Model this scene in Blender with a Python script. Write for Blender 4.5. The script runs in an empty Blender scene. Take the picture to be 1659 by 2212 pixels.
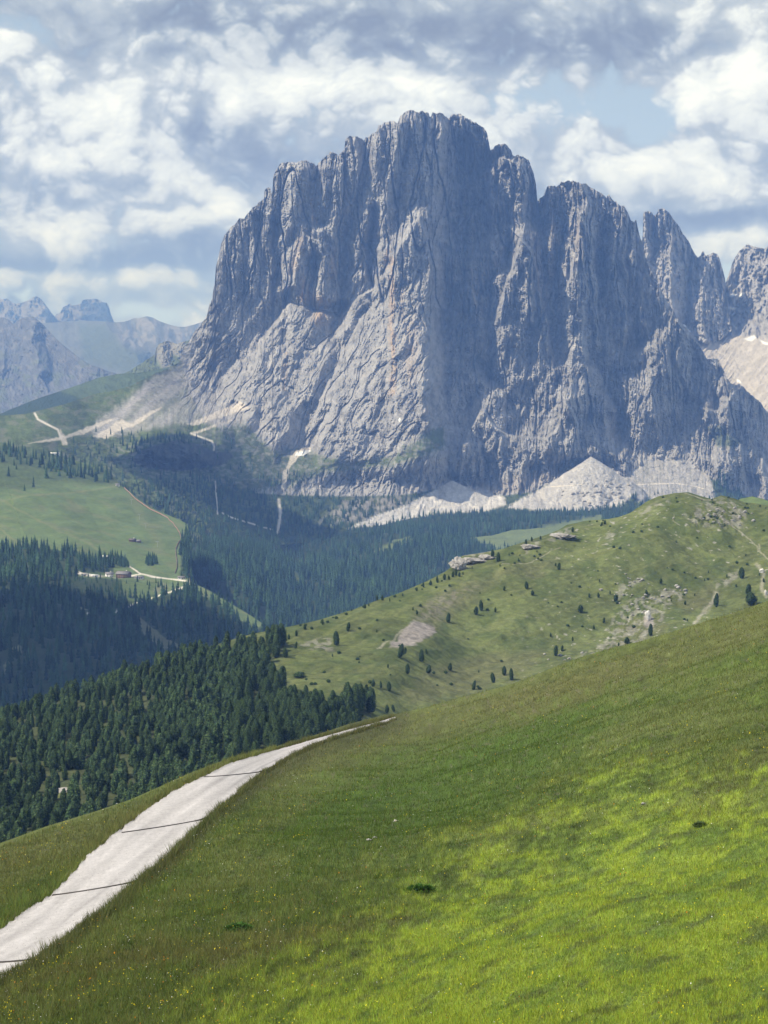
import bpy, math
import numpy as np

R = math.radians
scene = bpy.context.scene
rng = np.random.default_rng(7)

# ------------------------------------------------------------------ camera
# Directions are measured on a 1659 x 2212 view with its horizon at row 765; the long lens sees 22 degrees top to bottom.
FPX = 1106 / math.tan(R(11.0))
TH = math.atan((1106 - 765) / FPX)
SUN_DIR = np.array([-0.63, -0.22, 0.74]); SUN_DIR /= np.linalg.norm(SUN_DIR)
cam_data = bpy.data.cameras.new('camera')
cam_data.sensor_fit = 'VERTICAL'; cam_data.sensor_height = 24
cam_data.lens = 12 / math.tan(R(11.0))
cam_data.clip_start = 1; cam_data.clip_end = 200000
cam = bpy.data.objects.new('camera', cam_data)
cam.rotation_euler = (math.pi / 2 - TH, 0, 0)
scene.collection.objects.link(cam)
scene.camera = cam

# ------------------------------------------------------------------ world
world = bpy.data.worlds.new('World'); scene.world = world; world.use_nodes = True
nt = world.node_tree; N = nt.nodes; L = nt.links
N.clear()
def wn(t, **k):
    n = N.new(t)
    for a, b in k.items(): setattr(n, a, b)
    return n
def wmath(op, a, b=None, c=None, clamp=False):
    n = wn('ShaderNodeMath', operation=op); n.use_clamp = clamp
    for i, v in enumerate((a, b, c)):
        if v is None: continue
        if isinstance(v, (int, float)): n.inputs[i].default_value = v
        else: L.new(v, n.inputs[i])
    return n.outputs[0]
sky = wn('ShaderNodeTexSky', sky_type='NISHITA')
sky.sun_disc = False
sky.sun_elevation = math.asin(SUN_DIR[2]); sky.sun_rotation = math.atan2(SUN_DIR[0], SUN_DIR[1])
sky.altitude = 2400; sky.air_density = 1.0; sky.dust_density = 0.4; sky.ozone_density = 1.0
tc = wn('ShaderNodeTexCoord'); sep = wn('ShaderNodeSeparateXYZ'); L.new(tc.outputs['Generated'], sep.inputs[0])
mp0 = wn('ShaderNodeMapping'); mp0.inputs['Scale'].default_value = (1, 1, 2.4); L.new(tc.outputs['Generated'], mp0.inputs[0])
cl = wn('ShaderNodeTexNoise'); cl.inputs['Scale'].default_value = 3.0; cl.inputs['Detail'].default_value = 5; L.new(mp0.outputs[0], cl.inputs['Vector'])
cm = wn('ShaderNodeMapRange', interpolation_type='SMOOTHSTEP'); L.new(cl.outputs['Fac'], cm.inputs[0]); cm.inputs[1].default_value = .42; cm.inputs[2].default_value = .62
skym = wn('ShaderNodeVectorMath', operation='SCALE'); L.new(sky.outputs[0], skym.inputs[0]); skym.inputs['Scale'].default_value = 0.085
mix = wn('ShaderNodeMix', data_type='RGBA'); L.new(wmath('MULTIPLY', cm.outputs[0], .8), mix.inputs['Factor']); L.new(skym.outputs[0], mix.inputs[6]); mix.inputs[7].default_value = (.52, .56, .64, 1)
bg = wn('ShaderNodeBackground'); L.new(mix.outputs[2], bg.inputs[0]); bg.inputs[1].default_value = 1.0
wo = wn('ShaderNodeOutputWorld'); L.new(bg.outputs[0], wo.inputs[0])

# ------------------------------------------------------------------ sun, exposure
sd = bpy.data.lights.new('sun', 'SUN'); sd.energy = 3.2; sd.angle = R(0.53); sd.color = (1.0, 0.95, 0.86)
sun = bpy.data.objects.new('sun', sd); scene.collection.objects.link(sun)
from mathutils import Vector
sun.rotation_euler = Vector(SUN_DIR).to_track_quat('Z', 'Y').to_euler()
scene.view_settings.view_transform = 'Standard'; scene.view_settings.look = 'None'
scene.view_settings.exposure = 0.80; scene.view_settings.gamma = 1.0
scene.cycles.max_bounces = 5; scene.cycles.diffuse_bounces = 2; scene.cycles.glossy_bounces = 1
scene.cycles.transmission_bounces = 2; scene.cycles.volume_bounces = 0; scene.cycles.transparent_max_bounces = 4
scene.cycles.use_denoising = True
scene.cycles.use_adaptive_sampling = False

# ------------------------------------------------------------------ numpy helpers
_perm = np.random.default_rng(3).permutation(256).astype(np.int64); _perm = np.concatenate([_perm, _perm, _perm])
_ang = np.random.default_rng(4).random(256) * 2 * np.pi
_gx, _gy = np.cos(_ang).astype(np.float32), np.sin(_ang).astype(np.float32)
def perlin(x, y, seed=0):
    x = np.asarray(x, np.float64) + seed * 17.31; y = np.asarray(y, np.float64) + seed * 9.17
    xi = np.floor(x).astype(np.int64); yi = np.floor(y).astype(np.int64)
    xf = (x - xi).astype(np.float32); yf = (y - yi).astype(np.float32)
    u = xf * xf * xf * (xf * (xf * 6 - 15) + 10); v = yf * yf * yf * (yf * (yf * 6 - 15) + 10)
    xi &= 255; yi &= 255
    def g(ix, iy, fx, fy):
        h = _perm[_perm[ix & 255] + (iy & 255)]
        return _gx[h] * fx + _gy[h] * fy
    a = g(xi, yi, xf, yf); b_ = g(xi + 1, yi, xf - 1, yf)
    c = g(xi, yi + 1, xf, yf - 1); d = g(xi + 1, yi + 1, xf - 1, yf - 1)
    return ((a + u * (b_ - a)) * (1 - v) + (c + u * (d - c)) * v) * 1.5
def fbm(x, y, octs=4, seed=0, gain=0.5, lac=2.03):
    s = 0; a = 1
    for o in range(octs):
        s = s + a * perlin(x * lac ** o, y * lac ** o, seed + o * 5); a *= gain
    return s
def ridged(x, y, octs=4, seed=0, gain=0.5, lac=2.03):      # 0..~1, sharp crests high
    s = 0; a = 1; n = 0
    for o in range(octs):
        r = 1 - np.abs(perlin(x * lac ** o, y * lac ** o, seed + o * 5)) * 1.4
        s = s + a * r; n += a; a *= gain
    return s / n
def sstep(a, b, x):
    t = np.clip((x - a) / (b - a), 0, 1); return t * t * (3 - 2 * t)
def lerp(a, b, t): return a + (b - a) * t
def poly_x(pts):                                            # y as a function of x along a polyline
    xs = np.array([p[0] for p in pts], float); ys = np.array([p[1] for p in pts], float)
    return lambda x: np.interp(x, xs, ys)
def world(x, y, D):
    """The point at depth D (metres along +Y) in the viewing direction (x, y)."""
    X = (np.asarray(x, float) - 829.5) / FPX; Yp = (1106 - np.asarray(y, float)) / FPX
    den = math.cos(TH) + Yp * math.sin(TH)
    return np.stack(np.broadcast_arrays(X / den * D, D * 1.0, (-math.sin(TH) + Yp * math.cos(TH)) / den * D), -1)
def to_view(P):
    x, y, z = P[..., 0], P[..., 1], P[..., 2]
    dep = y * math.cos(TH) - z * math.sin(TH); upc = y * math.sin(TH) + z * math.cos(TH)
    return 829.5 + x / dep * FPX, 1106 - upc / dep * FPX
def rbf(points, c=90.0, inv=True):
    P = np.array(points, float); xy = P[:, :2]; v = 1000.0 / P[:, 2] if inv else P[:, 2]
    d = np.sqrt(((xy[:, None] - xy[None]) ** 2).sum(-1) + c * c); n = len(P)
    A = np.zeros((n + 3, n + 3)); A[:n, :n] = d; A[:n, n] = 1; A[n, :n] = 1; A[:n, n + 1:] = xy / 1000; A[n + 1:, :n] = xy.T / 1000
    w = np.linalg.solve(A, np.concatenate([v, [0, 0, 0]]))
    def f(X, Y):
        X = np.asarray(X, float); Y = np.asarray(Y, float)
        s = w[n] + w[n + 1] * X / 1000 + w[n + 2] * Y / 1000
        for i in range(n): s = s + w[i] * np.sqrt((X - xy[i, 0]) ** 2 + (Y - xy[i, 1]) ** 2 + c * c)
        return 1000.0 / s if inv else s
    return f
def dist_line(X, Y, pts):
    """distance to a polyline, signed side (+ = right of its direction, y down), and position 0..1 along it"""
    best = np.full(X.shape, 1e9); side = np.zeros(X.shape); pos = np.zeros(X.shape)
    seg = [math.dist(pts[i], pts[i + 1]) for i in range(len(pts) - 1)]; tot = sum(seg); acc = 0
    for i in range(len(pts) - 1):
        (ax, ay), (bx, by) = pts[i], pts[i + 1]; dx, dyy = bx - ax, by - ay
        t = np.clip(((X - ax) * dx + (Y - ay) * dyy) / (dx * dx + dyy * dyy), 0, 1)
        d = np.hypot(X - ax - t * dx, Y - ay - t * dyy); m = d < best
        best = np.where(m, d, best); side = np.where(m, np.sign((X - ax) * dyy - (Y - ay) * dx), side)
        pos = np.where(m, (acc + t * seg[i]) / tot, pos); acc += seg[i]
    return best, side, pos
def ridge_add(Rr, X, Y, pts, amp, wl, wr, a2=None, p=1.0):
    """adds a crest (amp metres towards the viewer; negative = gully) that falls off wl to its left and wr to its right"""
    xs = [q[0] for q in pts]; ys = [q[1] for q in pts]; w = max(wl, wr)
    m = (X > min(xs) - w) & (X < max(xs) + w) & (Y > min(ys) - w) & (Y < max(ys) + w)
    if not m.any(): return
    d, s, t = dist_line(X[m], Y[m], pts)
    # with pts running downwards side > 0 is the right-hand flank
    ww = np.where(s > 0, wr, wl)
    k = np.clip(1 - d / ww, 0, 1) ** p
    Rr[m] += k * (amp if a2 is None else lerp(amp, a2, t))
def in_poly(X, Y, pts, soft=6.0):
    """soft 0..1 mask of a polygon"""
    X = np.asarray(X, float); Y = np.asarray(Y, float)
    ins = np.zeros(X.shape, bool); n = len(pts); dmin = np.full(X.shape, 1e9)
    for i in range(n):
        (ax, ay), (bx, by) = pts[i], pts[(i + 1) % n]
        if ay != by:
            c = ((ay > Y) != (by > Y)) & (X < (bx - ax) * (Y - ay) / (by - ay) + ax); ins ^= c
        dx, dyy = bx - ax, by - ay
        t = np.clip(((X - ax) * dx + (Y - ay) * dyy) / (dx * dx + dyy * dyy + 1e-9), 0, 1)
        dmin = np.minimum(dmin, np.hypot(X - ax - t * dx, Y - ay - t * dyy))
    return sstep(-soft, soft, np.where(ins, dmin, -dmin))
def mixc(A, B, m):
    m = np.asarray(m)[..., None]; return A * (1 - m) + np.asarray(B, float) * m

def new_mesh(name, V, F, col=None, smooth=True, mat=None, uniform=None, mi=None, mats=None):
    """V (n,3); F (m,k) all faces with k corners"""
    me = bpy.data.meshes.new(name); n = len(V); m, k = F.shape
    me.vertices.add(n); me.vertices.foreach_set('co', np.ascontiguousarray(V, np.float32).ravel())
    me.loops.add(m * k); me.loops.foreach_set('vertex_index', np.ascontiguousarray(F, np.int32).ravel())
    me.polygons.add(m); me.polygons.foreach_set('loop_start', np.arange(0, m * k, k, dtype=np.int32))
    me.polygons.foreach_set('loop_total', np.full(m, k, np.int32))
    if smooth: me.polygons.foreach_set('use_smooth', np.ones(m, bool))
    if mi is not None: me.polygons.foreach_set('material_index', np.ascontiguousarray(mi, np.int32))
    me.update(calc_edges=True)
    if col is not None:
        a = me.color_attributes.new('Col', 'FLOAT_COLOR', 'POINT')
        c = np.ones((n, 4), np.float32); c[:, :3] = col; a.data.foreach_set('color', c.ravel())
    for q in (mats or ([mat] if mat else [])): me.materials.append(q)
    return me
def link(name, me, parent=None, loc=None, **props):
    o = bpy.data.objects.new(name, me); scene.collection.objects.link(o)
    if parent: o.parent = parent
    if loc is not None: o.location = loc
    for a, v in props.items(): o[a] = v
    return o
def grid_faces(nr, nc):
    i = np.arange(nr - 1)[:, None] * nc + np.arange(nc - 1)[None]
    return np.stack([i, i + nc, i + nc + 1, i + 1], -1).reshape(-1, 4)

# ------------------------------------------------------------------ materials
def ground_mat(name, rough=0.95, noises=(), bump=(), spec=0.1):
    """vertex colour (what grows or lies there) broken up by solid noise; bump = (scale in 1/m, height in m) pairs"""
    m = bpy.data.materials.new(name); m.use_nodes = True; t = m.node_tree; n = t.nodes; l = t.links
    bs = n['Principled BSDF']; bs.inputs['Roughness'].default_value = rough; bs.inputs['Specular IOR Level'].default_value = spec
    at = n.new('ShaderNodeAttribute'); at.attribute_name = 'Col'; cur = at.outputs['Color']
    geo = n.new('ShaderNodeNewGeometry')
    for (sc, lo, hi, st) in noises:
        mp = n.new('ShaderNodeMapping'); mp.inputs['Scale'].default_value = st; l.new(geo.outputs['Position'], mp.inputs[0])
        no = n.new('ShaderNodeTexNoise'); no.inputs['Scale'].default_value = sc; no.inputs['Detail'].default_value = 4; no.inputs['Roughness'].default_value = .6
        l.new(mp.outputs[0], no.inputs['Vector'])
        mr = n.new('ShaderNodeMapRange'); mr.inputs[1].default_value = .3; mr.inputs[2].default_value = .7; mr.inputs[3].default_value = lo; mr.inputs[4].default_value = hi
        l.new(no.outputs['Fac'], mr.inputs[0])
        sc_ = n.new('ShaderNodeVectorMath'); sc_.operation = 'SCALE'; l.new(cur, sc_.inputs[0]); l.new(mr.outputs[0], sc_.inputs['Scale']); cur = sc_.outputs[0]
    l.new(cur, bs.inputs['Base Color'])
    prev = None
    for (sc, h, st) in bump:
        mp = n.new('ShaderNodeMapping'); mp.inputs['Scale'].default_value = st; l.new(geo.outputs['Position'], mp.inputs[0])
        no = n.new('ShaderNodeTexNoise'); no.inputs['Scale'].default_value = sc; no.inputs['Detail'].default_value = 6; no.inputs['Roughness'].default_value = .65
        l.new(mp.outputs[0], no.inputs['Vector'])
        bp = n.new('ShaderNodeBump'); bp.inputs['Strength'].default_value = 1; bp.inputs['Distance'].default_value = h
        l.new(no.outputs['Fac'], bp.inputs['Height'])
        if prev: l.new(prev, bp.inputs['Normal'])
        prev = bp.outputs[0]
    if prev: l.new(prev, bs.inputs['Normal'])
    return m
def plain_mat(name, col, rough=0.8, noise=None, bump=None, spec=0.2):
    m = bpy.data.materials.new(name); m.use_nodes = True; t = m.node_tree; n = t.nodes; l = t.links
    bs = n['Principled BSDF']; bs.inputs['Roughness'].default_value = rough; bs.inputs['Specular IOR Level'].default_value = spec
    rgb = n.new('ShaderNodeRGB'); rgb.outputs[0].default_value = (*col, 1); cur = rgb.outputs[0]; geo = n.new('ShaderNodeNewGeometry')
    if noise:
        sc, lo, hi = noise
        no = n.new('ShaderNodeTexNoise'); no.inputs['Scale'].default_value = sc; no.inputs['Detail'].default_value = 4
        l.new(geo.outputs['Position'], no.inputs['Vector'])
        mr = n.new('ShaderNodeMapRange'); mr.inputs[1].default_value = .3; mr.inputs[2].default_value = .7; mr.inputs[3].default_value = lo; mr.inputs[4].default_value = hi
        l.new(no.outputs['Fac'], mr.inputs[0])
        s = n.new('ShaderNodeVectorMath'); s.operation = 'SCALE'; l.new(cur, s.inputs[0]); l.new(mr.outputs[0], s.inputs['Scale']); cur = s.outputs[0]
    l.new(cur, bs.inputs['Base Color'])
    if bump:
        no = n.new('ShaderNodeTexNoise'); no.inputs['Scale'].default_value = bump[0]; no.inputs['Detail'].default_value = 5; l.new(geo.outputs['Position'], no.inputs['Vector'])
        bp = n.new('ShaderNodeBump'); bp.inputs['Distance'].default_value = bump[1]; l.new(no.outputs['Fac'], bp.inputs['Height']); l.new(bp.outputs[0], bs.inputs['Normal'])
    return m
MAT_ROCK = ground_mat('limestone', .95, noises=((.02, .84, 1.14, (1, 1, .45)), (.12, .86, 1.12, (1, 1, .6))), bump=((.035, 12, (1, 1, .5)), (.15, 3.5, (1, 1, .8))))
MAT_FAR = ground_mat('far_rock', .95, noises=((.006, .8, 1.15, (1, 1, .5)),), bump=((.01, 14, (1, 1, .5)),))
MAT_VALLEY = ground_mat('valley_turf', .95, noises=((.02, .88, 1.12, (1, 1, 1)), (.15, .85, 1.15, (1, 1, 1))), bump=((.06, 1.5, (1, 1, 1)),))
MAT_HILL = ground_mat('alpine_turf', .95, noises=((.03, .9, 1.1, (1, 1, 1)), (.25, .78, 1.2, (1, 1, 1)), (1.1, .85, 1.15, (1, 1, 1))), bump=((.12, 1.1, (1, 1, 1)), (.7, .35, (1, 1, 1))))
MAT_NEAR = ground_mat('meadow_soil', .95, noises=((1.2, .75, 1.2, (1, 1, 1)), (6, .7, 1.25, (1, 1, 1))), bump=((2.5, .12, (1, 1, 1)),))

# ------------------------------------------------------------------ terrain sheets
class Sheet: pass
def sheet(name, x0, x1, nx, top, bot, ny, Df, colf, mat, zf=None, back=((60, 30), (250, 250)), front=(), rowpow=1.0, edge=14.0, kindname='structure'):
    s = Sheet(); xs = np.linspace(x0, x1, nx) if np.isscalar(nx) else np.asarray(nx, float); nx = len(xs); v = np.linspace(0, 1, ny) ** rowpow
    yt = top(xs); yb = bot(xs)
    X = np.broadcast_to(xs, (ny, nx)).copy(); Y = yt[None] + (yb - yt)[None] * v[:, None]
    D = Df(X, Y); P = world(X, Y, D)
    if zf is not None:
        P[..., 2] += zf(X, Y, P) * sstep(0, edge, Y - yt[None])
    s.xs, s.v, s.X, s.Y, s.P, s.yt, s.yb, s.ny, s.nx, s.rowpow = xs, v, X, Y, P, yt, yb, ny, nx, rowpow
    col = colf(X, Y, P); s.col = col
    rows = [P]; cols = [col]
    bk = []
    for (dd, dz) in back:
        q = P[0].copy(); f = (q[:, 1] + dd) / q[:, 1]; q[:, 0] *= f; q[:, 1] *= f; q[:, 2] -= dz; bk.append(q)
    def skirt(Q, edge_c):
        base = np.stack([np.convolve(np.pad(edge_c[:, k_], 20, 'edge'), np.ones(41) / 41, 'valid') for k_ in range(3)], -1)
        return base[None] * (1 + .25 * fbm(Q[..., 0] / 40, Q[..., 1] / 40 + Q[..., 2] / 30, 4, 77))[..., None]
    if bk: Q = np.array(bk[::-1]); rows.insert(0, Q); cols.insert(0, skirt(Q, col[0]))
    fr = []
    for (dd, dz) in front:
        q = P[-1].copy(); f = (q[:, 1] + dd) / q[:, 1]; q[:, 0] *= np.maximum(f, .2); q[:, 1] += dd; q[:, 2] += dz; fr.append(q)
    if fr: Q = np.array(fr); rows.append(Q); cols.append(skirt(Q, col[-1]))
    A = np.concatenate(rows, 0); A[..., 2] = np.maximum(A[..., 2], -880); C = np.concatenate(cols, 0)
    me = new_mesh(name, A.reshape(-1, 3), grid_faces(A.shape[0], nx), C.reshape(-1, 3), True, mat)
    s.obj = link(name, me, kind=kindname)
    return s
def at(s, x, y):
    """point on the sheet's surface seen in direction (x, y)"""
    x = np.asarray(x, float); y = np.asarray(y, float)
    fx = np.clip(np.interp(x, s.xs, np.arange(s.nx)), 0, s.nx - 1.001); i = fx.astype(int); u = (fx - i)[..., None]
    yt = np.interp(x, s.xs, s.yt); yb = np.interp(x, s.xs, s.yb)
    vv = np.clip((y - yt) / (yb - yt), 0, 1) ** (1 / s.rowpow)
    fy = np.clip(vv * (s.ny - 1), 0, s.ny - 1.001); j = fy.astype(int); w = (fy - j)[..., None]
    P = s.P
    return (P[j, i] * (1 - u) + P[j, i + 1] * u) * (1 - w) + (P[j + 1, i] * (1 - u) + P[j + 1, i + 1] * u) * w

# ------------------------------------------------------------------ sky with its cloud banks: a dome section 80 km off, beyond the haze
BRIGHT = [(180,215,110,55,.34),(60,280,90,50,.22),(560,170,150,55,.42),(760,190,170,70,.42),(900,240,90,60,.2),(660,300,120,60,.2),
          (150,520,130,34,.55),(20,470,60,40,.2),(270,440,70,40,.25),(510,455,50,30,.3),(340,592,50,18,.42),(200,610,180,22,.3),(30,598,70,16,.3),
          (1085,235,60,40,.45),(1200,270,90,50,.25),(1290,350,80,50,.2),(1420,350,120,55,.5),(1560,400,130,50,.34),(1500,225,80,45,.5),(1620,190,80,60,.4),(1600,120,70,60,.25),
          (1340,440,40,30,.3),(1560,520,120,28,.32),(380,340,80,60,.16),(100,120,120,50,.12),(400,75,60,20,.15),(1500,30,120,30,.14),(110,350,110,55,.34),(300,310,60,40,.26),(60,420,70,40,.2),(390,400,90,40,.26),(330,480,80,30,.22),(470,470,60,30,.2),(640,200,150,60,.22),(860,180,120,40,.2),(980,210,60,40,.2),(250,230,60,40,.2),(480,110,60,30,.22),(70,170,60,40,.14),(1650,300,70,60,.22),(1240,330,60,40,.2),(1440,520,60,25,.2),(1640,520,60,25,.2)]
DARK = [(720,70,380,60,-.34),(1150,60,200,50,-.12),(500,30,260,40,-.16),(1330,100,150,55,-.30),(1450,60,100,30,-.1),(470,290,90,45,-.28),(560,350,60,35,-.2),(420,530,110,40,-.25),(120,575,240,18,-.38),
        (340,560,130,18,-.3),(1530,468,190,20,-.36),(330,640,100,14,-.12),(80,420,80,40,-.14),(660,380,90,40,-.1),(230,385,120,30,-.12),(1180,120,60,40,-.12),(60,652,180,12,-.2),(1050,150,120,50,-.12)]
BLUE = [(20,70,100,40,.7),(1290,225,150,46,.85),(1130,190,60,40,.4),(1420,260,60,50,.6),(1570,590,35,40,.7),(360,672,130,24,.8),(60,640,60,10,.2),(1180,165,200,24,.3),(50,190,60,22,.3),(1560,150,30,22,.3),(1390,500,40,20,.2)]
def sky_cols(X, Y):
    w1x = fbm(X / 210, Y / 150, 6, 701, .52); w1y = fbm(X / 210, Y / 150, 6, 711, .52)
    Xw = X + 16 * w1x; Yw = Y + 14 * w1y
    def blobs(lst):
        a = 0
        for (px, py, rx_, ry_, k) in lst: a = a + k * np.exp(-((Xw - px) / rx_) ** 2 - ((Yw - py) / ry_) ** 2)
        return a
    # rounded heads: folded noise, creases between the lumps
    def lumps(x, y, seed):
        s_, a_, t_ = 0, 1, 0
        for o in range(6): s_ = s_ + a_ * np.abs(perlin(x * 2.07 ** o, y * 2.07 ** o, seed + o)); t_ += a_; a_ *= .50
        return s_ / t_ * 2.2
    lu = lumps(Xw / 125, Yw / 98, 721); ls = fbm(Xw / 230, Yw / 150, 5, 731, .5)
    pb = blobs(BRIGHT) * 1.25 + .62 * (lu - .52) + .30 * ls
    head = sstep(.12, .40, pb)
    gy_, gx_ = np.gradient(pb); sx_ = np.gradient(X, axis=1); sy_ = np.gradient(Y, axis=0)
    lit = np.clip((gx_ / sx_ * .6 + gy_ / sy_ * 1.1) * 26, -1, 1)
    b_ = .36 + blobs(DARK) * 1.0 + .17 * head + .42 * np.clip(pb, -.3, 1.1) + .065 * lit * (.35 + head) + .14 * ls + .05 * (lu - .52)
    st = np.array([(0.0, .17, .21, .31), (0.18, .225, .275, .38), (0.38, .325, .38, .48), (0.58, .44, .49, .58), (0.8, .58, .63, .70), (1.0, .70, .74, .78)])
    C = np.stack([np.interp(b_, st[:, 0], st[:, k_]) for k_ in (1, 2, 3)], -1)
    el = np.clip((765 - Y) / 5690, 0, .3)
    gap = np.stack([np.interp(el, [0, .13], v_) for v_ in ((.42, .27), (.52, .36), (.65, .50))], -1)
    bl = blobs(BLUE) * .92 - .65 * (lu - .52) - .35 * ls
    C = C * (1 - sstep(.22, .70, bl))[..., None] + gap * sstep(.22, .70, bl)[..., None]
    tint = np.stack([np.interp(el, [0, .13], v_) for v_ in ((.76, .88), (.79, .865), (.88, .80))], -1)
    return C * tint
gx1 = np.concatenate([np.linspace(-2600, -60, 60)[:-1], np.linspace(-60, 1720, 860)[:-1], np.linspace(1720, 4260, 60)])
gy1 = np.concatenate([np.linspace(-2600, -60, 60)[:-1], np.linspace(-60, 900, 470)[:-1], np.linspace(900, 1200, 10)])
GX, GY = np.meshgrid(gx1, gy1)
SP = world(GX, GY, 1.0); SP = SP / np.linalg.norm(SP, axis=-1)[..., None] * 80000
sky_c = sky_cols(GX, GY)
fade = sstep(-2600, -900, GX) * sstep(4260, 2600, GX) * sstep(-2600, -900, GY)
sm = bpy.data.materials.new('sky'); sm.use_nodes = True; n_ = sm.node_tree.nodes; l_ = sm.node_tree.links; n_.clear()
a0 = n_.new('ShaderNodeAttribute'); a0.attribute_name = 'Col'; a1 = n_.new('ShaderNodeAttribute'); a1.attribute_name = 'cover'
em = n_.new('ShaderNodeEmission'); l_.new(a0.outputs['Color'], em.inputs[0]); tp = n_.new('ShaderNodeBsdfTransparent'); mx_ = n_.new('ShaderNodeMixShader'); oo = n_.new('ShaderNodeOutputMaterial')
l_.new(a1.outputs['Fac'], mx_.inputs[0]); l_.new(tp.outputs[0], mx_.inputs[1]); l_.new(em.outputs[0], mx_.inputs[2]); l_.new(mx_.outputs[0], oo.inputs[0])
sme = new_mesh('sky', SP.reshape(-1, 3), grid_faces(*GX.shape), sky_c.reshape(-1, 3), True, sm)
fa = sme.attributes.new('cover', 'FLOAT', 'POINT'); fa.data.foreach_set('value', fade.ravel().astype(np.float32))
sm.cycles.emission_sampling = 'NONE'
link('sky', sme, kind='structure')
# ------------------------------------------------------------------ mountain massif
SKY_MAIN = [(-500,912),(-100,903),(0,898),(56,894),(84,887),(140,873),(168,863),(210,850),(241,845),(280,834),(336,806),(358,799),(386,783),
 (392,765),(398,750),(410,735),(423,712),(436,700),(447,680),(452,660),(458,645),(464,610),(466,575),(472,555),(478,525),(486,505),(500,490),(509,483),(515,474),(528,470),(540,455),(555,440),(570,428),(572,408),(584,403),(588,420),(590,385),(594,370),(604,354),(620,349),(640,350),(652,345),(670,350),(684,357),(697,343),(708,334),(714,327),(722,329),(730,336),(744,322),(746,300),(755,293),(775,296),(786,303),(790,297),(804,288),(815,282),(818,270),(832,264),(848,261),(858,266),(864,250),(880,239),(893,238),(900,242),(912,240),(925,244),(929,252),(935,243),(955,244),(968,256),(978,246),(995,246),(1012,256),(1030,266),(1046,277),(1053,290),(1058,318),(1060,325),(1072,312),(1090,310),(1103,322),(1108,336),(1118,334),(1130,338),(1142,345),(1152,370),(1158,400),(1161,437),
 (1164,430),(1172,424),(1182,404),(1192,400),(1203,404),(1213,392),(1230,390),(1250,393),(1268,399),(1282,407),(1290,412),(1302,418),(1309,426),(1316,420),(1322,432),(1330,433),(1338,444),(1348,443),(1356,458),(1362,472),(1370,480),(1374,474),(1378,492),(1382,512),(1386,522),(1396,560),(1412,600),(1432,635),(1455,672),(1470,697),(1490,715),(1507,741),(1520,762),(1529,776),(1540,772),(1550,774),(1561,795),(1570,815),(1578,828),(1599,830),(1613,844),(1639,865),(1659,892),(1750,985),(1900,1060)]
SKY_TOWER = [(1366,700),(1372,560),(1384,530),(1389,505),(1387,466),(1392,457),(1400,455),(1408,458),(1412,465),(1418,462),(1424,450),(1436,450),(1446,460),(1458,478),(1468,490),(1476,505),(1486,518),(1492,530),(1500,547),(1508,556),(1514,550),(1518,540),(1524,551),(1534,550),(1540,545),(1550,548),(1556,565),(1562,585),(1566,600),(1572,660),(1580,705)]
SKY_RIGHT = [(1440,760),(1470,702),(1500,700),(1540,668),(1562,625),(1570,604),(1576,585),(1582,568),(1590,552),(1598,540),(1604,537),(1612,527),(1624,530),(1638,535),(1650,537),(1659,532),(1700,520),(1760,560),(1900,640)]
F_LINE = poly_x([(-500,1000),(-100,1000),(0,985),(100,1015),(200,1045),(260,1085),(400,1170),(480,1165),(600,1178),(700,1168),(760,1150),(900,1118),(1000,1115),(1095,1108),(1200,1108),(1330,1100),(1380,1105),(1500,1120),(1900,1140)])
def jagged(pts, amp, seed):
    f = poly_x(pts)
    def g(x):
        rock = sstep(388, 402, x)
        return f(x) + rock * (amp * fbm(x / 9.0, 0 * x + .3, 3, seed) + amp * .6 * np.abs(fbm(x / 3.2, 0 * x + 4, 2, seed + 2)))
    return g
CP = [(-500,1000,4700),(-500,905,6000),(0,985,4950),(0,898,5900),(100,930,5500),(200,850,6400),(200,950,5700),(200,1040,5000),(300,820,6600),(300,1000,5450),(386,783,6950),(400,900,6350),(400,1020,5500),(400,1165,4800),(480,1165,4950),
 (430,850,6800),(450,735,6980),(500,490,7180),(470,560,7120),(600,345,7230),(750,295,7220),(890,238,7200),(1050,290,7330),(1130,340,7380),(1160,437,7400),
 (560,690,7080),(640,655,7080),(740,680,7080),(845,560,7080),(600,500,7160),(750,500,7150),(850,400,7140),
 (560,800,6850),(600,950,6480),(600,1060,6100),(600,1165,5350),(750,800,6800),(750,1000,6420),(760,1060,6330),(760,1080,6180),(760,1140,5800),
 (905,470,7150),(935,600,7010),(930,740,6850),(940,850,6660),(950,960,6450),(950,1060,6400),(970,1115,6150),
 (1000,330,7290),(1005,500,7270),(1005,700,7080),(1010,900,6820),(1010,1060,6480),(1120,520,7280),(1100,700,7100),(1100,900,6830),(1100,1060,6500),(1100,1110,6200),
 (1240,400,7400),(1250,600,7230),(1240,800,7000),(1240,980,6780),(1240,1100,6250),(1380,520,7420),(1400,700,7230),(1400,900,6960),(1400,1000,6800),(1400,1090,6350),(1470,700,7300),(1560,820,7260),(1560,1000,6930),(1560,1100,6500),(1659,905,7300),(1659,1100,6700),(1900,1060,7650),(1900,1140,6700)]
D_BASE = rbf(CP, 60)
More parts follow.
